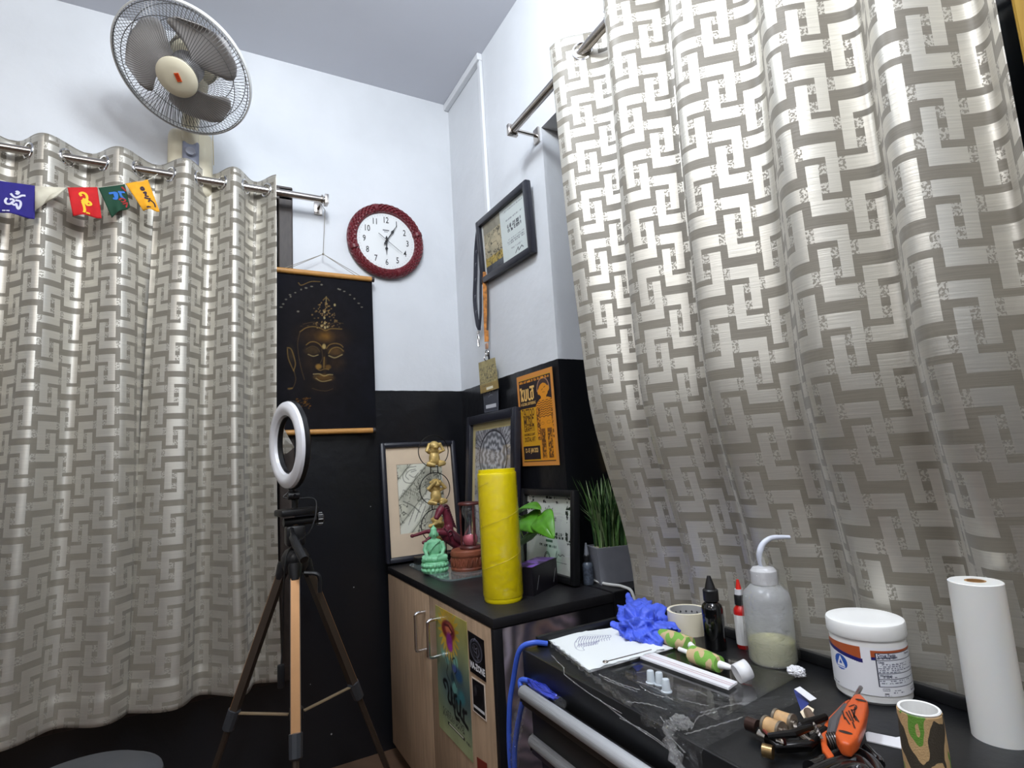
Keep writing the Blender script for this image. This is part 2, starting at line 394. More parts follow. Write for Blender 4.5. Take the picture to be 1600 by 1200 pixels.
def cloth(name, parent, s0, s1, z0, z1, frame, path, nu, nv, u0=0.0):
    """path(s, z) -> (along, out); frame(along, out, z) -> xyz. UV holds the cloth length in metres"""
    s = np.linspace(s0, s1, nu); z = np.linspace(z0, z1, nv); G = np.zeros((nu, nv, 3)); UV = np.zeros((nu, nv, 2))
    zm = z1-.35
    am, om = path(s, np.full(nu, zm)); L_ = np.concatenate([[0], np.cumsum(np.hypot(np.diff(am), np.diff(om)))])
    for j, zz in enumerate(z):
        a, o = path(s, np.full(nu, zz)); G[:, j] = frame(a, o, np.full(nu, zz)); UV[:, j, 0] = L_+u0; UV[:, j, 1] = zz
    g = Geo().grid(G); ob = part(name, g, CURT, parent, smooth=0)
    ob.data.shade_smooth()
    uvl = ob.data.uv_layers.new(name='cloth'); idx = np.zeros(len(ob.data.loops), int); ob.data.loops.foreach_get('vertex_index', idx)
    uvl.data.foreach_set('uv', UV.reshape(-1, 2)[idx].ravel().astype(np.float32))
    sm = ob.modifiers.new('thickness', 'SOLIDIFY'); sm.thickness = .0012
    return ob
sst = lambda x: np.clip(x, 0, 1)**2*(3-2*np.clip(x, 0, 1))
def interp_phase(peaks):
    """along -> phase so that cos(phase)=1 at each peak (cloth in front of the rod)"""
    pk = np.array(peaks)
    def f(s): return np.interp(s, pk, np.arange(len(pk))*2*pi)
    return f
# ---- left window
LRZ, LRY = 1.988, -.085
def make_rod(label, a, b_, n_out, brk):
    t = thing('curtain_rod', label, 'curtain rod', tuple(a))
    part('rod', Geo().cyl(a, b_, .0125, seg=24), STEEL, t)
    d = (np.array(b_)-a)/np.linalg.norm(np.array(b_)-a)
    for e, sg in ((a, -1), (b_, 1)):
        c = np.array(e)+d*sg*.006; g = Geo()
        if abs(d[0]) > .5: g.box(c, (.014, .034, .036), bev=.002)
        else: g.box(c, (.034, .014, .036), bev=.002)
        part('finial', g, STEEL, t)
    for q in brk:
        q = np.array(q); w_ = q+np.array(n_out)
        g = Geo().cyl(q, w_, .006, seg=12); g.ring(q, d, .0145, .004, 24, 6)
        mid = w_*1.0-np.array(n_out)/np.linalg.norm(n_out)*.004
        g.box(mid, (.03 if abs(n_out[0]) < .01 else .007, .03 if abs(n_out[1]) < .01 else .007, .05), bev=.002)
        part('bracket', g, STEEL, t)
    return t
make_rod('thin steel curtain rod above the prayer flags', np.array([-2.0, LRY, LRZ]), np.array([P(507, 311, 'y', LRY)[0], LRY, LRZ]), (0, -LRY, 0),
         [(-.562, LRY, LRZ), (-1.9, LRY, LRZ)])
LP = [-1.90, -1.72, -1.535, -1.355, -1.172, -.994, -.853, -.715]
phL = interp_phase(LP)
frL = lambda a, o, z: np.stack([a, LRY-o, z], -1)
def left_path(k):
    def path(s, z):
        d = np.clip((LRZ+.04-z)/1.68, 0, 1)
        ph = phL(s)
        amp = .041*(1-.2*d)+.014*np.sin(s*23+2)*d
        o = amp*np.cos(ph+.5*d*np.sin(s*9+k))+.010*np.sin(s*37+z*2.1)*d+.006*np.sin(s*61-z*3)*d+.012*d
        a = s+.014*np.sin(ph*1.0+1)*d+.012*np.sin(z*2.2+s*6)*d
        o = o+.0035*(z < .42)
        if k == 0: a = a-(.055*d**1.5)*np.clip((-.80-s)/.30, 0, 1)
        if k == 0: o = o+.012*d*np.clip((-1.0-s)/.08, 0, 1)
        if k == 1: o = o-.022*d*np.clip((s+1.25)/.12, 0, 1)
        return a, o
    return path
def eyelets(parent, cross, path, frame, zr):
    for s in cross:
        e = 1e-3; z = np.array([zr, zr]); a, o = path(np.array([s-e, s+e]), z); p = frame(a, o, z); tdir = p[1]-p[0]; tdir /= np.linalg.norm(tdir)
        n = np.cross(tdir, [0, 0, 1]); c = p.mean(0)
        g = Geo(); g.ring(c, n, .0235, .0042, 32, 8)
        part('eyelet', g, CHROME, parent)
for k, (s0, s1, lab) in enumerate([(-1.083, -.722, 'greek key curtain panel between the folded prayer flags and the scroll painting'),
                                   (-1.93, -1.07, 'wide greek key curtain panel at the left edge behind the blue and red flags')]):
    t = thing('curtain', lab, 'curtain', ((s0+s1)/2, LRY, .345), group='greek key curtains')
    pf = left_path(k)
    cloth('fabric', t, s0, s1, .345, LRZ+.046, frL, pf, 260 if k == 0 else 420, 150, u0=.03 if k == 0 else .05)
    cr = []
    for a, b_ in zip(LP[:-1], LP[1:]):
        for q in (.25, .75):
            s = a+(b_-a)*q
            if s0+.01 < s < s1-.004: cr.append(s)
    eyelets(t, cr, pf, frL, LRZ)
# ---- right window
RRX, RRZ = -.09, 2.022
make_rod('steel curtain rod on the right wall above the recess', np.array([RRX, -2.02, RRZ]), np.array([RRX, P(802, 205, 'x', RRX)[1], RRZ]), (-RRX, 0, 0),
         [(RRX, -.705, RRZ), (RRX, -2.0, RRZ)])
RP = [-2.06, -1.90, -1.765, -1.615, -1.425, -1.235, -1.02]
phR = interp_phase(RP)
frR = lambda a, o, z: np.stack([RRX-o, a, z], -1)
def right_path(s, z):
    d = np.clip((RRZ+.04-z)/1.45, 0, 1)
    ph = phR(s); amp = .045*(1-.4*d)+.004*np.sin(s*31)
    o = amp*np.cos(ph+.35*d*np.sin(s*7+1))+.007*np.sin(s*29+z*2.5)*d+.004*np.sin(s*53-z*4)*d
    o = o-.060*sst((1.15-z)/.45)+.012*sst(d*2)*(1-sst((1.2-z)/.5))
    a = s+.010*np.sin(ph+.8)*d-.035*d*np.clip((s+1.5)/.45, 0, 1)-.037*d*np.clip((s+1.3)/.25, 0, 1)
    return a, o
t = thing('curtain', 'large greek key curtain on the right wall behind the work trolley', 'curtain', (RRX, -1.45, .35), group='greek key curtains')
cloth('fabric', t, -1.874, -1.0, .35, RRZ+.05, frR, right_path, 420, 190, u0=.02)
cr = []
for a, b_ in zip(RP[:-1], RP[1:]):
    for q in (.25, .75):
        s = a+(b_-a)*q
        if -1.87 < s < -1.03: cr.append(s)
eyelets(t, cr, right_path, frR, RRZ)

# ------------------------------------------------------------------ things on the walls
def film(name, tint=(1, 1, 1), gloss=.12, rough=.05, edge=.5, bump=0.0, haze=0.0, bscale=30, hazecol=(.8, .8, .8)):
    """thin clear sheet: see-through with a reflective skin"""
    if name in MATS: return MATS[name]
    m = bpy.data.materials.new(name); m.use_nodes = True; nt = m.node_tree; N = nt.nodes; L = nt.links; N.remove(N['Principled BSDF'])
    out = N['Material Output']; tr = N.new('ShaderNodeBsdfTransparent'); tr.inputs[0].default_value = (*tint, 1)
    gl = N.new('ShaderNodeBsdfGlossy'); gl.inputs['Roughness'].default_value = rough
    fr = N.new('ShaderNodeLayerWeight'); fr.inputs['Blend'].default_value = .25
    ma = N.new('ShaderNodeMath'); ma.operation = 'MULTIPLY_ADD'; ma.inputs[1].default_value = edge; ma.inputs[2].default_value = gloss; L.new(fr.outputs['Fresnel'], ma.inputs[0]); ma.use_clamp = True
    mx = N.new('ShaderNodeMixShader'); L.new(ma.outputs[0], mx.inputs[0]); L.new(tr.outputs[0], mx.inputs[1]); L.new(gl.outputs[0], mx.inputs[2])
    res = mx.outputs[0]
    if haze:
        df = N.new('ShaderNodeBsdfDiffuse'); df.inputs[0].default_value = (*hazecol, 1)
        m2 = N.new('ShaderNodeMixShader'); m2.inputs[0].default_value = haze; L.new(res, m2.inputs[1]); L.new(df.outputs[0], m2.inputs[2]); res = m2.outputs[0]
    if bump:
        tc = N.new('ShaderNodeTexCoord'); nz = N.new('ShaderNodeTexNoise'); nz.inputs['Scale'].default_value = bscale; nz.inputs['Detail'].default_value = 4; nz.inputs['Distortion'].default_value = 1.5
        L.new(tc.outputs['Object'], nz.inputs['Vector']); bp = N.new('ShaderNodeBump'); bp.inputs['Strength'].default_value = bump; bp.inputs['Distance'].default_value = .02
        L.new(nz.outputs[0], bp.inputs['Height']); L.new(bp.outputs[0], gl.inputs['Normal']); L.new(bp.outputs[0], fr.inputs['Normal'])
    L.new(res, out.inputs[0]); MATS[name] = m
    return m
PANE = film('picture glass', gloss=.01, edge=.2)
PRINT = attr_mat('printed paper', .55, .3); PRINTG = attr_mat('glossy print', .35, .4); PAINT = attr_mat('painted cloth', .8, .15)
CREAM = mat('cream plastic', S(222, 214, 190), .35)
WHITE = mat('white plastic', S(232, 232, 230), .35)
BLACK = mat('black plastic', S(24, 24, 26), .35)
INKB = mat('printed black', S(26, 24, 26), .6)
def zoomer(x0, y0, k): return lambda zx, zy: (x0+zx/k, y0+zy/k)

# ---- wall fan
n = np.array([-.293, -.478, -.829]); n /= np.linalg.norm(n)
FC = P(287, 110.7, 'y', -.33); RF = .187
u_ = np.cross(n, [0, 0, 1.0]); u_ /= np.linalg.norm(u_); v_ = np.cross(n, u_)
fp = lambda r, a, h: FC+r*(math.cos(a)*u_+math.sin(a)*v_)+h*n
fbx = P(298, 225, 'y', -.05)[0]
t = thing('wall_fan', 'cream wall fan with grey blades in a wire cage above the curtain', 'fan', (fbx, 0, 2.0))
WIRE = mat('grey fan wire', S(92, 90, 88), .4, metal=.6)
FANC = mat('fan cream plastic', S(214, 206, 182), .35)
BLADE = mat('fan blade smoke plastic', S(172, 168, 166), .35, var=.06, scale=20)
g = Geo()
for i in range(112):
    a = 2*pi*i/112
    g.tube([fp(.05, a, .052), fp(.10, a, .048), fp(.15, a, .035), fp(.176, a, .018), fp(RF, a, .002)], .0008, 4, cap=False)
for r, h in ((.152, .0345), (.182, .01)): g.ring(fp(0, 0, h), n, r, .0011, 96, 5)
part('front_grille', g, WIRE, t)
g = Geo()
for i in range(96):
    a = 2*pi*i/96
    g.tube([fp(.055, a-.55, -.075), fp(.11, a-.28, -.07), fp(.155, a-.1, -.05), fp(RF, a, -.004)], .0008, 4, cap=False)
for r, h in ((.12, -.0685), (.16, -.047)): g.ring(fp(0, 0, h), n, r, .0011, 96, 5)
part('rear_grille', g, WIRE, t)
g = Geo().lathe([(RF-.001, -.009), (RF+.003, -.009), (RF+.004, 0), (RF+.003, .006), (RF-.001, .006), (RF-.001, -.009)], FC, n, 96)
part('guard_rim', g, mat('rim light grey', S(200, 200, 198), .35), t)
for k, a0 in enumerate((math.radians(x) for x in (74, 194, 314))):
    rr = np.linspace(.04, .158, 14); G = []
    for r in rr:
        q = (r-.04)/.118; half = .34+.56*math.sin(min(1, q*1.25)*pi/2)
        if q > .72: half *= math.sqrt(max(.05, 1-((q-.72)/.29)**2))
        row = []
        for w_ in np.linspace(-1, 1, 13):
            a = a0+w_*half+.35*q
            row.append(fp(r, a, -.012+.020*w_*(.5+.5*q)))
        G.append(row)
    o = part('blade', Geo().grid(np.array(G)), BLADE, t); sm = o.modifiers.new('s', 'SOLIDIFY'); sm.thickness = .0018
part('blade_hub', Geo().lathe([(.0, .02), (.04, .02), (.046, .012), (.046, -.035), (0, -.035)], FC, n, 40), mat('hub grey', S(104, 102, 102), .4), t)
c_ = part('front_cap', Geo().lathe([(0, .064), (.03, .063), (.048, .060), (.056, .055), (.057, .048), (.045, .044), (0, .044)], FC, n, 48), FANC, t)
fr = lambda uu, vv, h=.0655: FC+h*n+uu*(-u_*.97+.24*v_)+vv*(v_*.97+.24*u_)
# badge: orange plate with pale marks
bc = P(281, 118, 'y', (FC+.065*n)[1])-(FC+.065*n); bu = P(289, 116, 'y', (FC+.065*n)[1])-P(273, 121, 'y', (FC+.065*n)[1]); bu -= n*np.dot(bu, n); bu /= np.linalg.norm(bu); bv = np.cross(n, bu)
bc -= n*np.dot(bc, n)
if bv[2] < 0: bv = -bv
bfr = lambda uu, vv, h=.0652: FC+h*n+bc+uu*bu+vv*bv
bg = part('badge', Geo().add([bfr(-.0065, -.012), bfr(.0065, -.012), bfr(.0065, .012), bfr(-.0065, .012), bfr(-.0065, -.012, .062), bfr(.0065, -.012, .062), bfr(.0065, .012, .062), bfr(-.0065, .012, .062)],
     [(0, 1, 2, 3), (4, 5, 6, 7), (0, 1, 5, 4), (1, 2, 6, 5), (2, 3, 7, 6), (3, 0, 4, 7)]), mat('orange badge', S(214, 92, 40), .4), c_, label='orange badge with small pale marks')
g = Geo()
for q in (-.007, -.0023, .0023, .007):
    g.add([bfr(-.004, q-.0013, .0655), bfr(.004, q-.0013, .0655), bfr(.004, q+.0013, .0655), bfr(-.004, q+.0013, .0655)], [(0, 1, 2, 3)])
part('badge_marks', g, mat('badge red', S(176, 30, 24), .5), c_, 0)
part('motor_housing', Geo().lathe([(0, -.17), (.045, -.17), (.066, -.155), (.075, -.12), (.072, -.08), (.055, -.065), (0, -.065)], FC, n, 40), FANC, t)
mc = FC-.13*n
part('neck', Geo().tube(spline([mc, mc+np.array([0, .03, -.09]), [fbx, -.12, 2.17], [fbx, -.06, 2.12]], 16), .026, 16), FANC, t)
part('wall_base', Geo().box((fbx, -.035, 2.06), (.135, .068, .24), bev=.03, seg=4), FANC, t)
kp = P(298, 240, 'y', -.075)
sp_ = part('switch_panel', Geo().box((kp[0], -.075, kp[2]-.005), (.05, .02, .10), bev=.018, seg=4), mat('switch grey', S(132, 136, 152), .35), t)
part('speed_knob', Geo().cyl((kp[0], -.084, kp[2]-.002), (kp[0], -.099, kp[2]-.002), .016, .014, 24), mat('switch grey light', S(160, 164, 178), .3), sp_)
part('pull_cord', Geo().tube([(fbx+.066, -.06, 2.17), (fbx+.068, -.062, 2.12), (fbx+.070, -.062, 2.06)], .0012, 6), mat('yellowed cord', S(190, 170, 110), .6), t)

# ---- prayer flags
t = thing('prayer_flags', 'string of coloured prayer flags hung across the left curtain', 'prayer flags', tuple(P(120, 300, 'y', -.15)))
FY = -.15
STR = mat('pale string', S(190, 186, 172), .8)
sp_pts = [P(*q, 'y', FY+.002) for q in ((-60, 276), (0, 283), (54, 291), (104, 293.5), (153, 293), (196, 287.5), (231, 281))]+[np.array([P(246, 271, 'y', -.13)[0], -.125, P(246, 271, 'y', -.13)[2]])]
part('string', Geo().tube(spline(sp_pts, 40), .0014, 6), STR, t)
def flag(q, col, name, depth, n_=18, lab=None):
    """q = photo corners TL TR BR BL on the flag plane"""
    A = [P(*c, 'y', FY) for c in q]; G = np.zeros((n_, n_, 3))
    for i, a in enumerate(np.linspace(0, 1, n_)):
        for j, b_ in enumerate(np.linspace(0, 1, n_)):
            p = (A[0]*(1-a)+A[1]*a)*(1-b_)+(A[3]*(1-a)+A[2]*a)*b_
            p = p+np.array([0, -depth*math.sin(a*pi*1.3+.4)*b_-.004*math.sin(a*9+b_*4)*b_, 0]); G[i, j] = p
    o = part('flag', Geo().grid(G), mat('flag '+name, col, .8, var=.08, scale=60), t, label=lab); sm = o.modifiers.new('s', 'SOLIDIFY'); sm.thickness = .0006
    def at(a, b_):
        p = (A[0]*(1-a)+A[1]*a)*(1-b_)+(A[3]*(1-a)+A[2]*a)*b_
        return p+np.array([0, -depth*math.sin(a*pi*1.3+.4)*b_-.004*math.sin(a*9+b_*4)*b_-.0022, 0])
    return o, at
def marks(o, at, strokes, m, wd):
    g = Geo()
    for st in strokes: g.ribbon(np.array([at(a, b_) for a, b_ in spline(st, max(8, 5*len(st)))]), wd, (0, 1, 0))
    part('lettering', g, m, o, 0, kind='stuff')
o, at = flag([(-4, 282), (54.4, 290), (53, 341), (-4, 332)], S(40, 32, 120), 'blue', .008, lab='deep blue flag with white lettering')
W_ = mat('white flag print', S(210, 210, 225), .8)
marks(o, at, [[(.36, .36), (.42, .43), (.5, .47), (.58, .44), (.66, .38), (.76, .36)], [(.5, .30), (.54, .27), (.58, .30), (.54, .35), (.5, .32)],
              [(.27, .52), (.22, .62), (.26, .70), (.36, .70), (.42, .64)], [(.34, .55), (.42, .54), (.46, .60), (.40, .66), (.48, .72), (.54, .66)], [(.50, .56), (.62, .57), (.64, .68), (.58, .82), (.52, .66)]], W_, .0055)
marks(o, at, [[(.14, .93), (.24, .93)], [(.26, .93), (.36, .93)]], W_, .004)
# white flag: folded over to a slanting triangle
A = [P(*c, 'y', FY) for c in ((55, 291), (104, 293), (88, 309), (70, 318), (54.5, 329))]
G = Geo(); G.add(A, [(0, 1, 2), (0, 2, 3), (0, 3, 4)])
B_ = [a+np.array([0, -.006, 0]) for a in (A[1], A[2], A[3])]+[P(80, 303, 'y', FY-.006)]
G.add([A[1]+np.array([0, -.001, 0]), B_[1], B_[2], B_[3]], [(0, 1, 2, 3)])
o = part('flag', G, mat('flag white', S(212, 206, 186), .8, var=.05, scale=40), t, label='cream white flag folded into a triangle'); sm = o.modifiers.new('s', 'SOLIDIFY'); sm.thickness = .0006
o, at = flag([(105.6, 293), (152, 292.5), (158, 339), (114.5, 338)], S(196, 26, 30), 'red', .012, lab='red flag with yellow lettering')
Y_ = mat('yellow flag print', S(238, 190, 50), .8)
marks(o, at, [[(.42, .32), (.38, .24), (.48, .20), (.58, .26), (.60, .40), (.50, .52), (.40, .46)], [(.44, .42), (.60, .48), (.50, .56), (.42, .50)],
              [(.56, .54), (.66, .52), (.70, .60), (.60, .64), (.54, .58)], [(.42, .52), (.46, .70), (.46, .86), (.42, .92)], [(.50, .92), (.62, .92)]], Y_, .0065)
o, at = flag([(153.6, 293.6), (195, 288), (203, 322), (174.7, 340.7)], S(18, 62, 42), 'green', .010, lab='dark green flag with blue and red lettering')
marks(o, at, [[(.30, .26), (.58, .30), (.52, .52), (.38, .46)], [(.50, .30), (.5, .52)], [(.66, .28), (.92, .34)], [(.74, .30), (.74, .46), (.86, .62)]], mat('blue flag print', S(52, 110, 190), .8), .006)
marks(o, at, [[(.60, .60), (.74, .56), (.86, .64), (.74, .70), (.66, .66)], [(.86, .10), (.98, .30)], [(.70, .78), (.90, .76), (.80, .92)]], mat('red flag print', S(150, 44, 40), .8), .005)
o, at = flag([(196, 287), (231, 280.6), (249.4, 328.5), (224, 330)], S(226, 160, 30), 'yellow', .012, lab='yellow flag tilted at the end of the string')
marks(o, at, [[(.52, .24), (.62, .22), (.64, .30), (.54, .30), (.52, .24)], [(.52, .42), (.66, .40), (.58, .52), (.72, .54)], [(.46, .58), (.62, .62), (.76, .60)], [(.56, .74), (.70, .66), (.84, .74), (.82, .86)], [(.30, .93), (.56, .92)]], mat('dark flag print', S(56, 40, 52), .8), .0055)

# ---- clock
cc = P(605, 375, 'y', -.03); CX, CZ = cc[0], cc[2]
t = thing('wall_clock', 'round wall clock with a woven dark red rim showing five past six', 'clock', (CX, 0, CZ-.155))
RC = .155; RI = .116
na = 400; prof = np.linspace(0, pi, 17); G = np.zeros((na+1, 17, 3))
for i in range(na+1):
    a = 2*pi*i/na; aa = (math.degrees(a)-18) % 90
    for j, q in enumerate(prof):
        r = (RC+RI)/2+(RC-RI)/2*math.cos(q); h = .012+.026*math.sin(q)**.8
        row = j//2; k = math.sin(a*44+(row % 2)*pi)*.5+.5
        e = -.0050*(1-k)**1.5*math.sin(q) if 4 < aa < 86 else (.0022 if aa < 3 or aa > 87 else -.002)
        if 4 < aa < 86 and j % 2 == 0 and 0 < j < 16: e -= .0032
        G[i, j] = (CX+(r+e*math.cos(q)*.6)*math.cos(a), -(h+e), CZ+r*math.sin(a))
part('rim', Geo().grid(G), mat('dark red carved rim', S(104, 34, 42), .38, var=.18, scale=90), t, smooth=50)
part('case', Geo().lathe([(0, -.002), (RC-.004, -.002), (RC-.001, -.014), (RI-.002, -.014)], (CX, 0, CZ), (0, 1, 0), 64), mat('clock back', S(80, 34, 38), .5), t)
d_ = part('dial', Geo().lathe([(0, -.0165), (RI+.002, -.0165), (RI+.002, -.012), (0, -.012)], (CX, 0, CZ), (0, 1, 0), 64), mat('dial white', S(224, 226, 226), .45), t)
cf = lambda a, b_, y=-.0172: np.array([CX+a, y, CZ+b_])
for k in range(1, 13):
    a = pi/2-k*pi/6; part('numeral', text(str(k), .036, lambda x, y, a=a: cf(.088*math.cos(a)+x, .088*math.sin(a)+y), .0003, sx=.72), INKB, d_, 0)
g = Geo()
for k in range(60):
    a = k*pi/30; L0 = .106; L1 = .109; g.ribbon(np.array([cf(L0*math.cos(a), L0*math.sin(a)), cf(L1*math.cos(a), L1*math.sin(a))]), .0014, (0, 1, 0))
part('minute_track', g, mat('pale grey print', S(150, 160, 165), .6), d_, 0, kind='stuff')
g = Geo()
for x0, x1, y, w_ in ((-.013, .013, .046, .0045), (-.008, .008, .039, .002)): g.ribbon(np.array([cf(x0, y), cf(x1, y)]), w_, (0, 1, 0))
part('maker_mark', g, mat('grey print', S(96, 98, 102), .6), d_, 0)
def hand(nm, ang, L_, tail, wd, y, fancy):
    c, s_ = math.sin(ang), math.cos(ang); f = lambda a, b_: (CX+a*c+b_*s_, CZ+a*s_-b_*c)
    if fancy: pr = [(-tail, 0), (-tail*.6, wd*.7), (0, wd*.45), (L_*.42, wd*.3), (L_*.55, wd), (L_*.68, wd*.3), (L_, .0006), (L_, -.0006), (L_*.68, -wd*.3), (L_*.55, -wd), (L_*.42, -wd*.3), (0, -wd*.45), (-tail*.6, -wd*.7)]
    else: pr = [(-tail, wd), (L_, wd*.6), (L_, -wd*.6), (-tail, -wd)]
    part(nm, Geo().prism(pr, .0012, lambda a, b_, h: (f(a, b_)[0], y-h, f(a, b_)[1])), BLACK, t, 0)
hand('hour_hand', math.radians(181), .058, .022, .0062, -.021, True)
hand('minute_hand', math.radians(32), .082, .022, .0058, -.0245, True)
hand('second_hand', math.radians(127), .076, .042, .0009, -.028, False)
part('spindle', Geo().cyl((CX, -.0165, CZ), (CX, -.031, CZ), .005, seg=16), BLACK, t)
part('glass', Geo().lathe([(0, -.034), (RI+.002, -.034)], (CX, 0, CZ), (0, 1, 0), 48), PANE, t)

# ---- buddha scroll
SY = -.036
pTR = P(583, 442, 'y', SY); SX1 = pTR[0]-.004; SZ1 = P(508, 431, 'y', SY)[2]; SX0 = -.742; SZ0 = P(540, 672, 'y', SY)[2]
t = thing('scroll_painting', 'black hanging scroll with a golden buddha face beside the curtain', 'scroll', (SX0, SY, SZ0))
zz = zoomer(430, 400, 703/170)
def toL(pts): 
    out = []
    for a, b_ in pts: p = P(*zz(a, b_), 'y', SY); out.append((p[0]-SX0, p[2]-SZ0))
    return np.array(out)
def buddha(U, V):
    nz = fbm(U, V, 14, 3)[..., None]; C = np.array([20, 21, 31])/255*np.ones(U.shape+(3,))
    e = lambda C, x, y, rx, ry, col, soft, op: fillell(C, U, V, *toL([(x, y)])[0], rx*.000555, ry*.000555, np.array(col)/255, soft, op)
    C = e(C, 260, 620, 210, 430, (40, 28, 22), 1.6, .55)
    C = C*(.75+.5*nz)
    C = e(C, 310, 515, 120, 60, (130, 84, 34), 1.6, .45); C = e(C, 322, 520, 42, 30, (196, 140, 50), 1.6, .5)
    C = e(C, 240, 612, 48, 26, (110, 84, 44), .8, .55); C = e(C, 388, 618, 50, 28, (150, 108, 52), .8, .6); C = e(C, 395, 690, 45, 45, (96, 66, 34), 1.6, .5)
    C = e(C, 225, 690, 40, 70, (80, 56, 32), 1.6, .4); C = e(C, 280, 715, 20, 18, (186, 140, 62), .6, .85); C = e(C, 342, 718, 18, 15, (150, 110, 50), .6, .8)
    C = e(C, 318, 690, 12, 60, (120, 84, 36), 1.2, .5); C = e(C, 315, 787, 56, 24, (168, 116, 40), .9, .7); C = e(C, 315, 585, 12, 18, (226, 196, 124), .5, 1)
    C = e(C, 300, 840, 80, 40, (60, 42, 28), 1.5, .5); C = e(C, 100, 640, 20, 55, (90, 70, 42), 1.2, .5)
    C = C*(.8+.4*fbm(U, V, 60, 9)[..., None])
    br = (222, 196, 132); gd = (176, 138, 70); dm = (104, 80, 50)
    for col, wd, pts in [(gd, 6, [(160, 490), (200, 464), (250, 456), (300, 470), (325, 482), (360, 470), (430, 472)]), (gd, 6, [(200, 575), (225, 557), (255, 555), (285, 570), (308, 598)]),
        (gd, 6, [(330, 598), (350, 575), (385, 565), (420, 573), (438, 590)]), (dm, 5, [(200, 602), (235, 584), (268, 592), (288, 620)]), (br, 5, [(212, 636), (245, 648), (277, 640)]),
        (gd, 6, [(345, 630), (362, 602), (395, 590), (422, 598), (440, 615)]), (br, 7, [(346, 645), (385, 658), (432, 638)]), (dm, 4, [(300, 600), (304, 660), (290, 692)]), (gd, 6, [(316, 655), (313, 722)]),
        (gd, 5, [(268, 727), (290, 740), (318, 730), (345, 735)]), (br, 6, [(246, 764), (285, 763), (315, 775), (345, 767), (370, 768)]), (dm, 6, [(258, 776), (290, 782), (318, 790), (345, 784), (368, 785)]),
        (br, 5, [(262, 790), (290, 808), (320, 810), (362, 800)]), (dm, 4, [(238, 855), (280, 868), (330, 872), (372, 858)]), (gd, 6, [(78, 592), (102, 602), (120, 650), (130, 700), (118, 742)]),
        (gd, 5, [(78, 600), (84, 660), (108, 720), (122, 748)]), (dm, 5, [(122, 748), (132, 800), (115, 850), (90, 864)]), (gd, 9, [(84, 858), (108, 855)]), (dm, 4, [(160, 490), (145, 560), (150, 640), (166, 720), (188, 800)]),
        (dm, 4, [(255, 765), (250, 785), (265, 800)]), (br, 5, [(330, 262), (330, 305)]), (gd, 6, [(310, 285), (330, 268), (350, 288)]), (dm, 4, [(180, 440), (250, 428), (320, 450), (390, 430), (440, 436)]), (gd, 5, [(150, 172), (170, 188), (230, 165), (290, 165)])]:
        C = stroke(C, U, V, toL(spline(pts, 4*len(pts))), wd*.00055, np.array(col)/255, .8, .9)
    r_ = np.random.default_rng(4)
    for k in range(95):
        y = r_.uniform(300, 465); hw = 40+(y-300)*.75; x = 320+r_.uniform(-hw, hw*.7); q = 1-abs(x-320)/200
        C = e(C, x, y, r_.uniform(3, 6), r_.uniform(3, 6), (190*q+30, 150*q+24, 84*q+20), .6, .8)
    for x, y, s_ in [(318, 362, 9), (318, 400, 9), (320, 435, 9), (322, 463, 10), (300, 452, 9), (338, 458, 8), (385, 316, 10)]: C = e(C, x, y, s_*.7, s_, (224, 200, 140), .6, 1)
    for x, y in [(38, 330), (52, 310), (70, 280), (96, 250), (100, 262), (130, 236), (168, 216), (200, 206), (236, 196), (300, 185), (408, 212), (418, 216), (447, 228), (484, 250), (512, 275), (540, 305), (560, 330), (148, 358)]:
        C = e(C, x, y, r_.uniform(5, 10), r_.uniform(4, 6), (190, 182, 160), .6, .8)
    for k in range(60): C = e(C, 130+r_.uniform(0, 1)*100, 915+r_.uniform(0, 70), r_.uniform(2, 6), r_.uniform(2, 5), (150, 96, 34), .6, .7)
    return C*.68
fr = lambda a, b_: (a, -.0008-.002*math.sin(b_*9), b_)
printed('painted_cloth', SX1-SX0, SZ1-SZ0, 200, 300, buddha, t, fr, PAINT)
part('cloth_backing', Geo().box2((0, .0015, 0), (SX1-SX0, .003, SZ1-SZ0)), mat('scroll cloth', S(24, 24, 34), .85), t, 0, local=True)
BAMB = mat('bamboo rod', S(190, 138, 74), .4, var=.12, scale=30, stretch=(1, 8, 8)); CAPB = mat('dark end cap', S(52, 46, 46), .4)
for zz_, x1 in ((SZ1+.004, P(580, 436, 'y', SY)[0]), (SZ0-.004, P(582, 677, 'y', SY)[0])):
    part('scroll_rod', Geo().cyl((SX0-.012, SY-.002, zz_), (x1, SY-.002, zz_), .0098, seg=20), BAMB, t)
    part('end_cap', Geo().cyl((x1, SY-.002, zz_), (x1+.010, SY-.002, zz_), .0106, seg=20), CAPB, t)
nl = P(505, 397, 'y', SY); tp = P(507, 330, 'y', SY)
g = Geo()
for xo in (-.125, -.112, .108, .125): g.tube([(nl[0], SY, nl[2]), (nl[0]+xo*1.1, SY-.002, SZ1+.012)], .0011, 5)
g.tube([(nl[0], SY, nl[2]), (tp[0], SY-.01, tp[2]), (-.562, LRY+.012, LRZ-.014)], .0011, 5); g.ell((nl[0], SY, nl[2]), .004)
part('hanging_thread', g, mat('grey thread', S(140, 134, 120), .8), t)

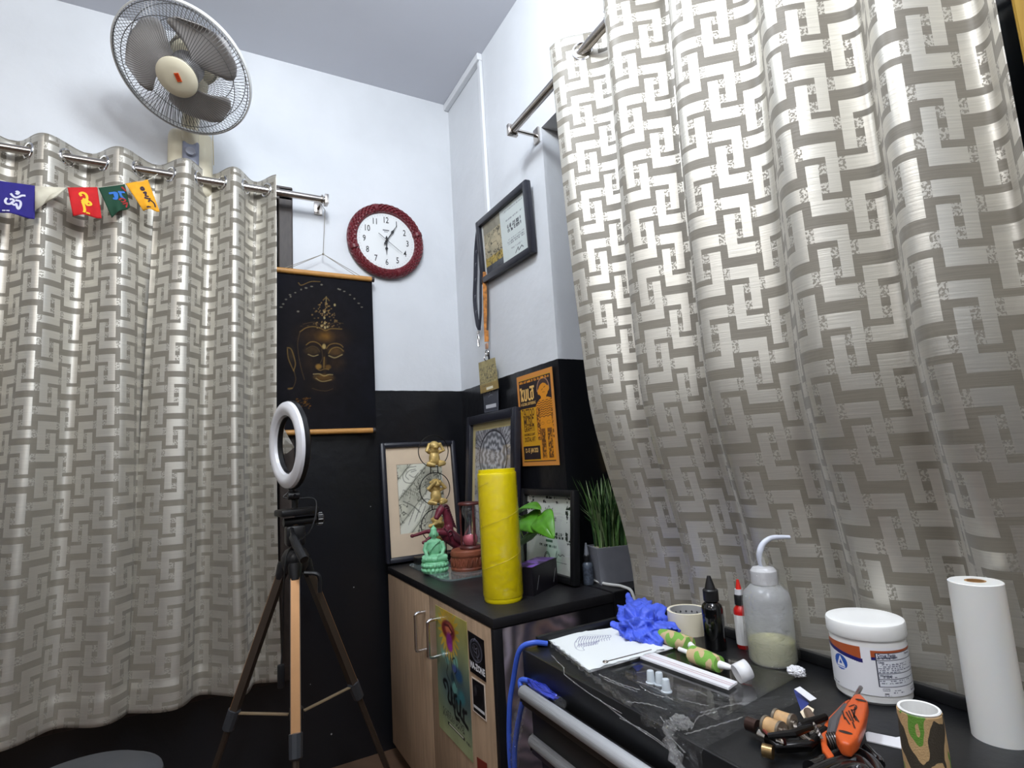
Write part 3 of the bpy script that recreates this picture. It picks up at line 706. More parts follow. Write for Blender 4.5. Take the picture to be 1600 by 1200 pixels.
# ---- framed things
FRB = mat('black frame moulding', S(34, 35, 44), .35, var=.1, scale=40)
def framed(name, label, w_, h_, fw, dp, loc, rot, pr, res, frm=FRB, round_=.004):
    """front faces local -y, base line on local z=0"""
    t = thing(name, label, 'picture frame', loc, rot=rot); ORG[t.name] = np.zeros(3)
    g = Geo()
    for a, b_ in (((-w_/2, -dp, 0), (-w_/2+fw, 0, h_)), ((w_/2-fw, -dp, 0), (w_/2, 0, h_)), ((-w_/2+fw*.5, -dp, h_-fw), (w_/2-fw*.5, 0, h_)), ((-w_/2+fw*.5, -dp, 0), (w_/2-fw*.5, 0, fw))): g.box2(a, b_, round_)
    part('frame', g, frm, t, local=True)
    part('backing', Geo().box2((-w_/2+fw*.6, -.005, fw*.6), (w_/2-fw*.6, -.001, h_-fw*.6)), mat('backing board', S(70, 60, 50), .8), t, 0, local=True)
    iw, ih = w_-2*fw, h_-2*fw
    printed('picture', iw, ih, *res, pr, t, lambda a, b_: (a-iw/2, -.008, b_+fw), PRINT)
    part('glass', Geo().add([(-iw/2, -dp*.6, fw), (iw/2, -dp*.6, fw), (iw/2, -dp*.6, h_-fw), (-iw/2, -dp*.6, h_-fw)], [(0, 1, 2, 3)]), PANE, t, 0, local=True)
    return t
def lines(C, U, V, x0, x1, ys, hgt, col, seed=1, op=.85, word=.010):
    """rows of small unreadable print"""
    r_ = np.random.default_rng(seed)
    for y in ys:
        x = x0
        while x < x1:
            L_ = min(r_.uniform(.4, 1.3)*word, x1-x); k = (vnoise(U, V, 420, int(y*1e4) % 50) > .35)
            C = np.where((((U >= x) & (U <= x+L_) & (abs(V-y) < hgt/2)) & k)[..., None], C*(1-op)+np.array(col)*op, C); x += L_+word*.3
    return C
# certificate high on the right wall
cy0, cy1 = P(747, 345, 'x', -.02)[1], P(826, 287, 'x', -.02)[1]
cz1, cz0 = P(786, 316, 'x', -.02)[2], P(791, 420, 'x', -.02)[2]
def cert1(U, V):
    W_, H_ = U.max(), V.max(); C = np.ones(U.shape+(3,))*np.array([214, 222, 220])/255
    lf = U < .44*W_; nz = fbm(U, V, 38, 5); ed = np.abs(fbm(U, V, 55, 11)-.5) < .035
    art = np.stack([150+70*nz, 144+60*nz, 122+46*nz], -1)/255; art = np.where((V < .32*H_)[..., None], art*np.array([1.0, .92, .55]), art); art = np.where(ed[..., None], art*.45, art)
    art = np.where((V > .78*H_)[..., None], np.array([160, 156, 140])/255*(.8+.3*nz[..., None]), art); art = np.where((V < .16*H_)[..., None], np.array([84, 88, 96])/255*(.7+.5*nz[..., None]), art)
    C = np.where(lf[..., None], art, C); C = fillrect(C, U, V, 0, .035*W_, 0, H_, np.array([222, 224, 222])/255)
    k = np.array([96, 100, 108])/255
    C = lines(C, U, V, .52*W_, .93*W_, [.92*H_], .006, k, 2, .5); C = lines(C, U, V, .58*W_, .86*W_, [.62*H_, .54*H_], .013, k*.7, 3, .9, .02)
    C = lines(C, U, V, .56*W_, .9*W_, [.74*H_, .38*H_, .34*H_, .30*H_], .005, k, 4, .6); C = lines(C, U, V, .62*W_, .84*W_, [.20*H_], .005, k, 5, .5)
    return stroke(C, U, V, [(.70*W_, .08*H_), (.76*W_, .15*H_), (.77*W_, .09*H_), (.83*W_, .14*H_), (.86*W_, .10*H_)], .003, k*.5, .5)
ang = math.atan2(0, 1)
tc_ = framed('certificate_frame', 'small framed certificate on the white wall above the lanyards', abs(cy1-cy0), cz1-cz0+.0, .024, .022,
       (-.004, (cy0+cy1)/2, cz0), (math.radians(3), math.radians(1.5), -pi/2), cert1, (150, 110))
tc_.location[0] = -.003
# lanyards hanging from the frame's corner
t = thing('lanyard', 'black lanyard with pale print and a loose metal clip beside the certificate', 'lanyard', (-.012, cy0, 1.3))
f = lambda x, y, d=-.02: P(x, y, 'x', d)
tape = lambda pts, wd, m, nm, prt: part(nm, Geo().ribbon(np.array(spline(pts, 26)), wd, (-.5, -.866, 0)), m, prt, 0)
LB = mat('black lanyard tape', S(30, 32, 44), .7)
o = tape([f(748, 348), f(744, 390), f(743, 430), f(742, 470), f(746, 505), f(749, 515)], .0155, LB, 'strap', t); o.modifiers.new('s', 'SOLIDIFY').thickness = .0015
o2 = tape([f(752, 400, -.024), f(751, 450, -.024), f(751, 490, -.024), f(749, 516, -.024)], .010, LB, 'strap', t); o2.modifiers.new('s', 'SOLIDIFY').thickness = .0015
g = Geo()
for yy in (372, 392, 412, 436, 462, 486):
    xx = {372: 745.5, 392: 744, 412: 743.3, 436: 742.8, 462: 742.4, 486: 743.8}[yy]
    for k in range(3): p = f(xx, yy+k*2.2, -.0225); g.ribbon(np.array([p+np.array([0, .006-.002*k, 0]), p+np.array([0, -.005+.003*k, .001])]), .0022, (1, 0, 0))
part('lettering', g, mat('pale lanyard print', S(150, 150, 160), .7), o, 0, kind='stuff')
p = f(747, 522); part('clip', Geo().box(p+np.array([0, 0, .006]), (.004, .02, .012), bev=.002).tube(spline([p, p+np.array([0, .006, -.02]), p+np.array([0, 0, -.05]), p+np.array([0, -.007, -.022]), p], 20), .0014, 6), STEEL, t)
t = thing('lanyard', 'orange patterned lanyard holding a gold event card', 'lanyard', (-.02, f(760, 500)[1], 1.25))
OR = mat('orange lanyard tape', S(176, 112, 44), .7, var=.6, scale=70)
o = tape([f(757, 425, -.018), f(758.5, 470, -.018), f(759.5, 510, -.02), f(760.5, 534, -.022)], .0165, OR, 'strap', t); o.modifiers.new('s', 'SOLIDIFY').thickness = .0015
o = tape([f(761.5, 430, -.014), f(762.5, 480, -.014), f(761, 530, -.018)], .007, mat('dark strap', S(60, 50, 44), .7), 'strap', t); o.modifiers.new('s', 'SOLIDIFY').thickness = .0015
p = f(760.5, 540, -.022); part('buckle', Geo().box(p+np.array([0, 0, -.002]), (.005, .021, .022), bev=.002), mat('copper buckle', S(186, 140, 110), .4), t)
g = Geo(); g.ring(f(761, 551, -.022), (1, 0, 0), .011, .0022, 24, 8); g.ring(f(760.5, 560, -.022), (0, 1, 0), .010, .0018, 24, 8); part('ring', g, STEEL, t)
def card(name, q, d, func, prt, res=(70, 110)):
    A = [P(*c, 'x', d) for c in q]; org = ORG[prt.name]
    W_, H_ = np.linalg.norm(A[1]-A[0]), np.linalg.norm(A[3]-A[0])
    fr = lambda a, b_: ((A[0]*(1-a/W_)+A[1]*a/W_)*(b_/H_)+(A[3]*(1-a/W_)+A[2]*a/W_)*(1-b_/H_))-org
    o = printed(name, W_, H_, *res, func, prt, fr, PRINTG); o.modifiers.new('s', 'SOLIDIFY').thickness = .0012
    return o
def goldcard(U, V):
    nz = fbm(U, V, 60, 21); ed = np.abs(fbm(U, V, 90, 31)-.5) < .045; H_ = V.max(); W_ = U.max()
    C = np.stack([128+60*nz, 116+54*nz, 66+44*nz], -1)/255; C = np.where((ed & (V > .28*H_) & (V < .8*H_))[..., None], C*.5, C)
    C = np.where((V < .26*H_)[..., None], np.array([160, 132, 62])/255*(.8+.3*nz[..., None]), C)
    C = lines(C, U, V, .15*W_, .7*W_, [.20*H_], .006, np.array([90, 76, 40])/255, 3)
    return fillrect(C, U, V, .36*W_, .72*W_, .06*H_, .14*H_, np.array([230, 224, 200])/255)
card('event_card', [(747.5, 567), (773, 558.5), (779, 606.5), (751, 615.5)], -.026, goldcard, t)
t = thing('name_badge', 'grey plastic badge hanging below the gold card', 'badge', (-.015, f(767, 630)[1], 1.2))
def greycard(U, V):
    H_ = V.max(); W_ = U.max(); C = np.ones(U.shape+(3,))*np.array([92, 96, 106])/255
    C = fillrect(C, U, V, .04*W_, .96*W_, .04*H_, .96*H_, np.array([74, 76, 84])/255)
    w2 = np.array([206, 208, 214])/255
    C = stroke(C, U, V, [(.24*W_, .62*H_), (.36*W_, .7*H_), (.42*W_, .6*H_), (.55*W_, .72*H_), (.66*W_, .64*H_), (.72*W_, .74*H_)], .0022, w2, .6, .7)
    C = stroke(C, U, V, [(.34*W_, .5*H_), (.48*W_, .56*H_), (.62*W_, .54*H_)], .0018, w2, .6, .6)
    return fillrect(C, U, V, .14*W_, .86*W_, .12*H_, .24*H_, w2)
card('badge_card', [(754, 600), (778, 592), (778.5, 641), (757, 645)], -.018, greycard, t)
part('strap', Geo().ribbon(np.array(spline([f(763, 548, -.016), f(765, 580, -.016), f(766, 602, -.016)], 12)), .012, (1, 0, 0)), LB, t, 0).modifiers.new('s', 'SOLIDIFY').thickness = .0012

# ---- orange poster
t = thing('poster', 'orange event poster with a tattooed figure on the black wall', 'poster', (-.004, -.5955, .970), rot=(math.radians(.6), 0, -pi/2)); ORG[t.name] = np.zeros(3)
PW, PH = .221, .297
def poster(U, V):
    u = U/PW; v = 1-V/PH; O = np.array([218, 142, 38])/255; Y = np.array([206, 152, 36])/255; K = np.array([44, 34, 36])/255; B_ = np.array([120, 74, 34])/255
    C = np.ones(U.shape+(3,))*np.array([206, 138, 66])/255
    rect = lambda C, a, b_, c, d, col, op=1.0: np.where(((u > a) & (u < b_) & (v > c) & (v < d))[..., None], C*(1-op)+col*op, C)
    C = rect(C, .06, .94, .05, .955, Y); C = rect(C, .06, .94, .06, .375, K)
    el = lambda C, x, y, rx, ry, col, op=1.0: np.where((((u-x)/rx)**2+((v-y)/ry)**2 < 1)[..., None], C*(1-op)+col*op, C)
    # figure
    C = rect(C, .56, .94, .375, .955, O)
    halo = (((u-.73)/.16)**2+((v-.20)/.115)**2 < 1) & (v < .22); C = np.where(halo[..., None], np.array([70, 52, 48])/255, C)
    rim = np.abs(((u-.73)/.16)**2+((v-.20)/.115)**2-1) < .10; C = np.where((rim & (v < .22))[..., None], np.array([170, 130, 110])/255, C)
    C = el(C, .735, .215, .125, .075, O); C = rect(C, .66, .80, .25, .32, O); C = el(C, .61, .225, .03, .03, O); C = el(C, .86, .205, .03, .03, O)
    sh = (((u-.76)/.26)**2+((v-.40)/.11)**2 < 1) & (v > .29); C = np.where((sh & (u < .95))[..., None], O, C)
    C = rect(C, .50, .95, .375, .385, O)
    tat = ((np.sin(v*260+np.sin(u*60)*1.4) > .1) & (v > .32) & (v < .50) & (u > .52) & (u < .94)) & (sh | (v > .40)); C = np.where(tat[..., None], B_, C)
    C = rect(C, .50, .56, .40, .72, O)
    arm = ((u > .51) & (u < .60) & (v > .40) & (v < .73) & (fbm(U, V, 240, 3) > .44)) | ((u > .90) & (u < .935) & (v > .42) & (v < .72) & (fbm(U, V, 240, 4) > .48)); C = np.where(arm[..., None], B_*.85, C)
    C = rect(C, .60, .90, .515, .60, O)
    for a, b_ in ((.60, .72), (.76, .89)):
        C = rect(C, a, b_, .615, .925, O*.92); leg = (u > a+.01) & (u < b_-.01) & (v > .63) & (v < .92) & (fbm(U, V, 200, 8) > .42); C = np.where(leg[..., None], B_*.8, C); C = rect(C, a+.01, b_-.01, .615, .645, B_)
    C = rect(C, .595, .60, .61, .93, B_*1.2); C = rect(C, .735, .745, .62, .93, Y)
    C = stroke(C, U, V, arcpts(.66*PW, (1-.56)*PH, .04*PW, .012*PH, 0, 340), .0012, B_, .5, .7); C = stroke(C, U, V, arcpts(.82*PW, (1-.555)*PH, .05*PW, .016*PH, 20, 330), .0012, B_, .5, .7)
    C = stroke(C, U, V, [(.69*PW, .79*PH), (.72*PW, .80*PH)], .002, K, .5, .9); C = stroke(C, U, V, [(.75*PW, .81*PH), (.79*PW, .82*PH)], .002, K, .5, .9); C = stroke(C, U, V, [(.71*PW, .765*PH), (.77*PW, .765*PH)], .0016, B_, .5, .9)
    C = lines(C, U, V, .08*PW, .9*PW, [.918*PH], .007, O, 4, .95, .018)
    C = rect(C, .07, .54, .785, .93, K); C = rect(C, .06, .93, .945, .955, K); C = rect(C, 0, .02, 0, 1, np.array([200, 130, 70])/255)
    return C
printed('sheet', PW, PH, 150, 200, poster, t, lambda a, b_: (a-PW/2, -.0015, b_), PRINT)
part('sheet_back', Geo().box2((-PW/2, -.001, 0), (PW/2, 0, PH)), mat('poster board', S(190, 130, 60), .7), t, 0, local=True)
pf = lambda u0, v0: (lambda x, y: (u0*PW-PW/2+x, -.0022, (1-v0)*PH+y))
CRM = mat('poster cream print', S(230, 186, 110), .6); PK = mat('poster dark print', S(70, 44, 26), .6)
pg = lambda g, m, nm='lettering': part(nm, g, m, t, 0, local=True)
ribs = lambda L_, wd: join(*[Geo().ribbon(np.array([(a*PW-PW/2, -.0024, (1-b_)*PH) for a, b_ in st]), wd, (0, 1, 0)) for st in L_])
pg(ribs([[(.085, .150), (.14, .150)], [(.12, .15), (.12, .29)], [(.12, .225), (.17, .16)], [(.12, .215), (.175, .29)], [(.21, .16), (.21, .265), (.225, .282), (.255, .282), (.27, .265), (.27, .16)],
          [(.32, .16), (.32, .262), (.335, .28), (.385, .28)], [(.37, .15), (.50, .15)], [(.44, .155), (.44, .19), (.40, .20), (.40, .27), (.43, .283), (.46, .27), (.46, .17)]], .0075), CRM)
pg(text('A GLOBAL GATHERING', .0135, pf(.30, .325), .0003, sx=.66), CRM)
pg(text('TATTOO', .034, pf(.28, .425), .0004, sx=.56), PK); pg(text('PERFORMING ART', .011, pf(.28, .47), .0001, sx=.7), PK); pg(text('MUSIC', .036, pf(.28, .525), .0006, sx=.62), PK)
pg(text('GRAFFITI', .028, pf(.28, .60), .0002, sx=.60), PK); pg(text('HANDMADE CRAFT', .012, pf(.28, .66), .0001, sx=.64), PK); pg(text('DIGITAL ART', .021, pf(.28, .715), .0002, sx=.56), PK)
pg(text('12 -15  JAN 2023', .019, pf(.305, .835), .0006, sx=.60), CRM)

# ------------------------------------------------------------------ cabinet
ZB = .64
t = thing('cabinet', 'low cabinet with pale wood doors and a black top in the corner', 'cabinet', (-.18, -.49, 0))
WOOD = mat('pale brown wood laminate', S(172, 146, 120), .5, var=.16, scale=9, stretch=(9, 9, 1))
SLAB = mat('black cabinet top', S(30, 29, 31), .38, var=.2, scale=14, bump=.08, bscale=40)
cx0, cx1, cy0_, cy1_ = -.350, -.003, -.062, -.911
part('top', Geo().box2((cx0, cy1_, ZB-.024), (cx1, cy0_, ZB), .003), SLAB, t)
part('carcass', Geo().box2((cx0+.022, cy1_+.003, .03), (cx1-.001, cy0_-.003, ZB-.0245)), BLACKP, t)
part('edge_post', Geo().box2((cx0+.001, cy1_+.001, .03), (cx0+.024, cy1_+.017, ZB-.0245), .002), BLACKP, t)
ysp = P(669, 935, 'x', cx0)[1]
DOORS = []
for a, b_ in ((cy0_-.001, ysp+.0015), (ysp-.0015, cy1_+.019)):
    DOORS.append(part('door', Geo().box2((cx0+.001, b_, .05), (cx0+.021, a, ZB-.026), .0015), WOOD, t))
for (px, py0, py1), d_ in zip(((664, 956, 1016), (684, 967, 1026)), DOORS):
    a = P(px, py0, 'x', cx0); b_ = P(px+4, py1, 'x', cx0); b_[1] = a[1]; e = np.array([-.030, 0, 0]); r_ = .010
    pts = [a, a+e*.7, a+e+np.array([0, 0, -r_*.4]), a+e+np.array([0, 0, -r_*1.4])]+[b_+e+np.array([0, 0, r_*1.4]), b_+e+np.array([0, 0, r_*.4]), b_+e*.7, b_]
    part('handle', Geo().tube(spline(pts, 40), .0052, 12), CHROME, d_)
# marbled print on the end panel
def marble(U, V):
    w1 = fbm(U, V, 10, 2); w2 = fbm(U+.3, V, 10, 7); a = U+.10*(w1-.5); b_ = V+.10*(w2-.5)
    r = np.hypot((a-.155)*1.0, (b_-.27)*1.15); s_ = np.sin(r*150+w1*5)*.5+.5
    C = np.stack([58+70*s_*w1+30*w2, 54+54*s_*w1+26*w2, 60+58*s_*w2+24*w1], -1)/255
    hot = np.clip(1-np.abs(r-.045)/.035, 0, 1)[..., None]*s_[..., None]; C = C*(1-.6*hot)+np.array([168, 96, 66])/255*.6*hot
    lite = (np.clip((.075-U)/.06, 0, 1)*np.clip((V-.22)/.08, 0, 1))[..., None]*s_[..., None]; C = C*(1-.6*lite)+np.array([186, 180, 186])/255*.6*lite
    dark = np.clip(r/.02-.2, 0, 1)[..., None]; C = C*(.25+.75*dark); fade = np.clip((.225-U)/.03, 0, 1)[..., None]
    return C*fade+np.array([20, 20, 22])/255*(1-fade)
org = ORG[t.name]
printed('marbled_panel', .245, .36, 130, 170, marble, t, lambda a, b_: np.array([cx0+.018+a, cy1_+.0018, ZB-.026-.36+b_])-org, PRINTG)
# posters and stickers on the right door
t = thing('poster', 'long yellow green poster with a sunflower figure on the cabinet door', 'poster', (cx0, -.6, .3))
def doorposter(U, V):
    W_, H_ = U.max(), V.max(); u = U/W_; v = 1-V/H_; nz = fbm(U, V, 18, 3)
    top = np.array([176, 168, 92])/255; mid = np.array([96, 116, 112])/255; bot = np.array([150, 158, 118])/255
    k = np.clip(v/.55, 0, 1)[..., None]; k2 = np.clip((v-.6)/.35, 0, 1)[..., None]; C = top*(1-k)+mid*k; C = C*(1-k2)+bot*k2
    dk = np.exp(-(((u-.62)/.45)**2+((v-.58)/.16)**2))[..., None]; C = C*(1-.6*dk)+np.array([44, 62, 72])/255*.6*dk
    lf = np.clip((.25-u)/.25, 0, 1)[..., None]*.25; C = C*(1-lf)+np.array([160, 160, 90])/255*lf
    C = C*(.85+.3*nz[..., None])
    cx, cy = .42, .15
    ang = np.arctan2((v-cy)*H_, (u-cx)*W_); rr = np.hypot((v-cy)*H_, (u-cx)*W_)/(W_)
    pet = (rr < .22+.13*np.abs(np.sin(ang*11))**2) & (rr > .12); C = np.where(pet[..., None], np.array([206, 170, 52])/255*(.75+.4*nz[..., None]), C)
    C = fillell(C, u, v, cx, cy, .21, .075, np.array([122, 40, 48])/255, .3); C = fillell(C, u, v, cx+.02, cy-.01, .11, .045, np.array([206, 120, 84])/255, .6)
    C = stroke(C, U, V, [((cx-.12)*W_, (1-.12)*H_), ((cx+.02)*W_, (1-.11)*H_), ((cx+.14)*W_, (1-.15)*H_), ((cx+.05)*W_, (1-.185)*H_)], .006, np.array([70, 20, 30])/255, .6, .9)
    C = fillell(C, u, v, cx+.03, .235, .10, .07, np.array([132, 40, 128])/255, .5); C = fillell(C, u, v, cx+.05, .275, .07, .03, np.array([160, 50, 160])/255, .5)
    for x, y, rx, ry, c in [(.22, .36, .06, .035, (120, 176, 164)), (.35, .40, .06, .03, (116, 168, 160)), (.62, .37, .07, .05, (128, 190, 176)), (.70, .45, .11, .05, (40, 78, 124)), (.58, .42, .08, .03, (70, 84, 150)), (.56, .57, .08, .05, (110, 170, 160)), (.76, .60, .10, .05, (60, 120, 128)), (.64, .64, .10, .03, (50, 100, 110)), (.5, .5, .05, .04, (40, 60, 70))]:
        C = fillell(C, u, v, x, y, rx, ry, np.array(c)/255, .7, .85)
    K = np.array([22, 22, 26])/255
    for pts in ([(.30, .37), (.36, .44), (.32, .50), (.40, .55)], [(.52, .36), (.60, .34), (.64, .42), (.58, .46)], [(.48, .36), (.52, .48), (.62, .55)], [(.44, .58), (.5, .62)]):
        C = stroke(C, U, V, [(a*W_, (1-b_)*H_) for a, b_ in spline(pts, 14)], .0035, K, .6, .8)
    for pts in ([(.26, .63), (.20, .59), (.30, .57), (.36, .63), (.34, .70), (.42, .72), (.46, .66)], [(.44, .60), (.46, .70), (.54, .72), (.54, .64), (.60, .62)], [(.60, .66), (.62, .74), (.70, .74)], [(.72, .64), (.70, .74), (.78, .77)], [(.80, .68), (.80, .76), (.90, .79)], [(.52, .74), (.56, .79), (.66, .79)], [(.78, .70), (.88, .68)]):
        C = stroke(C, U, V, [(a*W_, (1-b_)*H_) for a, b_ in spline(pts, 18)], .009, K, .5, .95)
    C = lines(C, U, V, .16*W_, .80*W_, [(1-y)*H_ for y in (.805, .822, .84, .855)], .004, K, 6, .6)
    C = fillrect(C, U, V, .30*W_, .80*W_, .095*H_, .118*H_, K); C = fillrect(C, U, V, .34*W_, .76*W_, .101*H_, .112*H_, np.array([196, 196, 180])/255); C = lines(C, U, V, .84*W_, .96*W_, [.10*H_], .006, K, 8, .6)
    return C
card('sheet', [(680, 945), (728.5, 972), (739, 1192), (686.7, 1134.7)], cx0-.0006, doorposter, t, (100, 260))
t = thing('sticker', 'black square sticker with a round white emblem on the cabinet door', 'sticker', (cx0, -.8, .5))
def stick1(U, V):
    W_, H_ = U.max(), V.max(); C = np.ones(U.shape+(3,))*np.array([14, 14, 18])/255; G_ = np.array([150, 152, 172])/255
    for rx, ry, o_ in ((.38, .27, .8), (.33, .23, .5), (.24, .16, .5)): C = stroke(C, U, V, arcpts(.47*W_, .62*H_, rx*W_, ry*H_, 0, 360, 40), .0022, G_, .7, o_)
    for pts in ([(.28, .66), (.36, .58), (.50, .56), (.52, .66)], [(.36, .72), (.42, .64), (.56, .70)], [(.52, .56), (.54, .46), (.60, .42)], [(.62, .70), (.66, .58), (.60, .50)], [(.36, .82), (.44, .92), (.54, .86)], [(.44, .36), (.44, .26)], [(.52, .35), (.52, .26)]):
        C = stroke(C, U, V, [(a*W_, b_*H_) for a, b_ in pts], .0022, G_, .7, .8)
    return C
qs = [(730.7, 985), (755.5, 1001), (759, 1066), (734.7, 1048.5)]
so = card('sheet', qs, cx0-.0006, stick1, t, (70, 110))
A = [P(*c, 'x', cx0-.0016) for c in qs]; Wd = np.linalg.norm(A[1]-A[0])
fr2 = lambda x, y: (lambda a, b_: A[3]*(1-a)*(1-b_)+A[2]*a*(1-b_)+A[0]*(1-a)*b_+A[1]*a*b_)(.5+x/Wd, .19+y/Wd*.8)
part('lettering', text('MA-ZONE', .026, fr2, .0012, sx=.74), mat('white sticker print', S(226, 226, 230), .5), t, 0)
t = thing('sticker', 'white edged black sticker with a dark curved animal below the round emblem', 'sticker', (cx0, -.82, .42))
def stick2(U, V):
    W_, H_ = U.max(), V.max(); C = np.ones(U.shape+(3,))*np.array([214, 200, 186])/255; C = fillrect(C, U, V, .06*W_, .94*W_, .04*H_, .96*H_, np.array([16, 16, 20])/255)
    G_ = np.array([96, 96, 104])/255; C = stroke(C, U, V, arcpts(.5*W_, .55*H_, .36*W_, .30*H_, -60, 170, 30), .0025, G_*.6, .7, .8); C = fillell(C, U, V, .28*W_, .68*H_, .10*W_, .09*H_, G_*.8, .7, .8)
    C = stroke(C, U, V, [(.2*W_, .5*H_), (.3*W_, .62*H_), (.36*W_, .56*H_)], .003, G_*.7, .7, .8); return fillrect(C, U, V, .10*W_, .90*W_, .14*H_, .22*H_, np.array([214, 214, 216])/255)
card('sheet', [(736.5, 1057), (757, 1070), (760, 1128), (739, 1110)], cx0-.0006, stick2, t, (60, 100))
t = thing('sticker', 'small dark red sticker low on the cabinet door', 'sticker', (cx0, -.83, .34))
card('sheet', [(745, 1183), (760, 1193), (762, 1225), (747, 1215)], cx0-.0006, lambda U, V: np.ones(U.shape+(3,))*np.array([120, 40, 30])/255, t, (4, 4))

# ------------------------------------------------------------------ things on the cabinet
def sketch(U, V):
    W_, H_ = U.max(), V.max(); C = np.ones(U.shape+(3,))*np.array([222, 202, 176])/255
    nz = fbm(U, V, 24, 5); x0, x1, y0, y1 = .155*W_, .845*W_, .20*H_, .84*H_
    C = C*(.97+.05*nz[..., None]); inn = (U > x0) & (U < x1) & (V > y0) & (V < y1)
    D = np.ones(U.shape+(3,))*np.array([206, 206, 188])/255; ed = np.abs(fbm(U, V, 30, 13)-.5); tone = np.clip(.72+.5*nz, 0, 1)
    D = D*tone[..., None]; D = np.where((ed < .02)[..., None], D*.55, D)
    # two pale rolled bands running up to the right
    for c0 in (.18, .60):
        s_ = V-(c0*H_+(U-x0)*1.05); k = np.clip((.036-np.abs(s_))/.012, 0, 1)[..., None]; D = D*(1-k)+np.array([224, 224, 210])/255*k
        e = np.clip((.004-np.abs(np.abs(s_)-.038))/.003, 0, 1)[..., None]; D = D*(1-.6*e)+np.array([96, 98, 88])/255*.6*e
    G_ = np.array([84, 86, 78])/255
    def st(pts, w_=.0024, op=.75):
        nonlocal D
        D = stroke(D, U, V, [(x0+a*(x1-x0), y0+b_*(y1-y0)) for a, b_ in spline(pts, 5*len(pts))], w_, G_, .7, op)
    st([(.42, .96), (.22, .94), (.12, .84), (.16, .74), (.32, .72), (.40, .80)]); st([(.40, .92), (.26, .90), (.18, .83), (.24, .77)]); st([(.26, .84), (.36, .80), (.46, .86)]); st([(.30, .88), (.42, .90)])
    st([(.80, .80), (.92, .84), (.96, .76), (.88, .70), (.86, .62)], .004); st([(.84, .78), (.90, .79), (.91, .74)]); st([(.46, .36), (.56, .46), (.68, .44), (.66, .34), (.56, .28)]); st([(.10, .46), (.3, .38), (.44, .28)], .004)
    for k in range(26):
        a = .06+.5*((k*37) % 26)/26; b_ = .52+.10*((k*17) % 26)/26-.14*(a > .4); st([(a, b_), (a+.02, b_+.025), (a+.04, b_), (a+.05, b_+.02)], .0016, .6)
    for k in range(22):
        a = .18+.6*((k*29) % 22)/22; b_ = .10+.16*((k*13) % 22)/22+.1*a; st([(a, b_), (a+.03, b_+.05), (a+.05, b_+.09)], .0018, .6)
    for k in range(30):
        a = .40+.35*((k*7) % 30)/30; b_ = .60+.22*((k*11) % 30)/30; st([(a, b_), (a+.03, b_+.02), (a+.02, b_+.05), (a-.01, b_+.03)], .0016, .6)
    C = np.where(inn[..., None], D, C)
    for pts in ([(x0, y0), (x0, y1), (x1, y1)],): C = stroke(C, U, V, pts, .0016, np.array([120, 104, 88])/255, .5, .6)
    return C
fl = P(606, 881, 'y', -.075)[0]; fr_ = P(716, 870, 'y', -.075)[0]
framed('picture_frame', 'framed pencil sketch with a wide cream mat leaning on the back wall', .306, .442, .021, .022, (-.200, -.042, ZB+.003), (math.radians(-5.2), 0, 0), sketch, (150, 220), round_=.008)
def mandala(U, V):
    W_, H_ = U.max(), V.max(); C = np.ones(U.shape+(3,))*np.array([206, 192, 138])/255
    x0, x1, y0, y1 = .07*W_, .93*W_, .05*H_, .945*H_; inn = (U > x0) & (U < x1) & (V > y0) & (V < y1)
    nz = fbm(U, V, 30, 4); ed = np.abs(fbm(U, V, 42, 17)-.5); D = np.stack([126+80*nz, 126+80*nz, 130+82*nz], -1)/255; D = np.where((ed < .03)[..., None], D*.55, D)
    cx, cy = .52*W_, .73*H_
    r = np.hypot((U-cx)/.105, (V-cy)/.088); rings = np.sin(r*20+np.sin(np.arctan2(V-cy, U-cx)*14)*.9)
    D = np.where((r < 1)[..., None], (np.array([150, 152, 158])+50*rings[..., None])/255, D); D = np.where(((r > 1) & (r < 1.09))[..., None], np.array([60, 60, 66])/255, D)
    sh = np.exp(-(((U-cx)/.06)**2+((V-cy+.12)/.03)**2))[..., None]; D = D*(1-.6*sh)
    for sgn in (-1, 1):
        for k in range(7):
            y = cy-.10-k*.022; D = stroke(D, U, V, spline([(cx+sgn*.02, y-.03), (cx+sgn*.05, y), (cx+sgn*.10, y+.012)], 12), .008, np.array([196, 196, 196])/255, .6, .8)
            D = stroke(D, U, V, spline([(cx+sgn*.02, y-.036), (cx+sgn*.05, y-.007), (cx+sgn*.10, y+.004)], 12), .003, np.array([60, 60, 66])/255, .6, .8)
        for k in range(10):
            a = .25+k*.13; D = stroke(D, U, V, [(cx+sgn*.115*math.cos(a), cy+.1*math.sin(a)), (cx+sgn*.16*math.cos(a), cy+.16*math.sin(a))], .004, np.array([72, 72, 78])/255, .6, .7)
    cor = (np.abs(U-cx) > .40*W_-(V-.75*H_)*-.5) & (V > .8*H_); D = np.where(cor[..., None], np.array([84, 78, 74])/255, D)
    return np.where(inn[..., None], D, C)
framed('picture_frame', 'tall black frame with a grey ornamental drawing behind the yellow roll', .40, .524, .034, .024, (-.044, -.300, ZB+.0035), (math.radians(-4.2), 0, -pi/2), mandala, (150, 200))
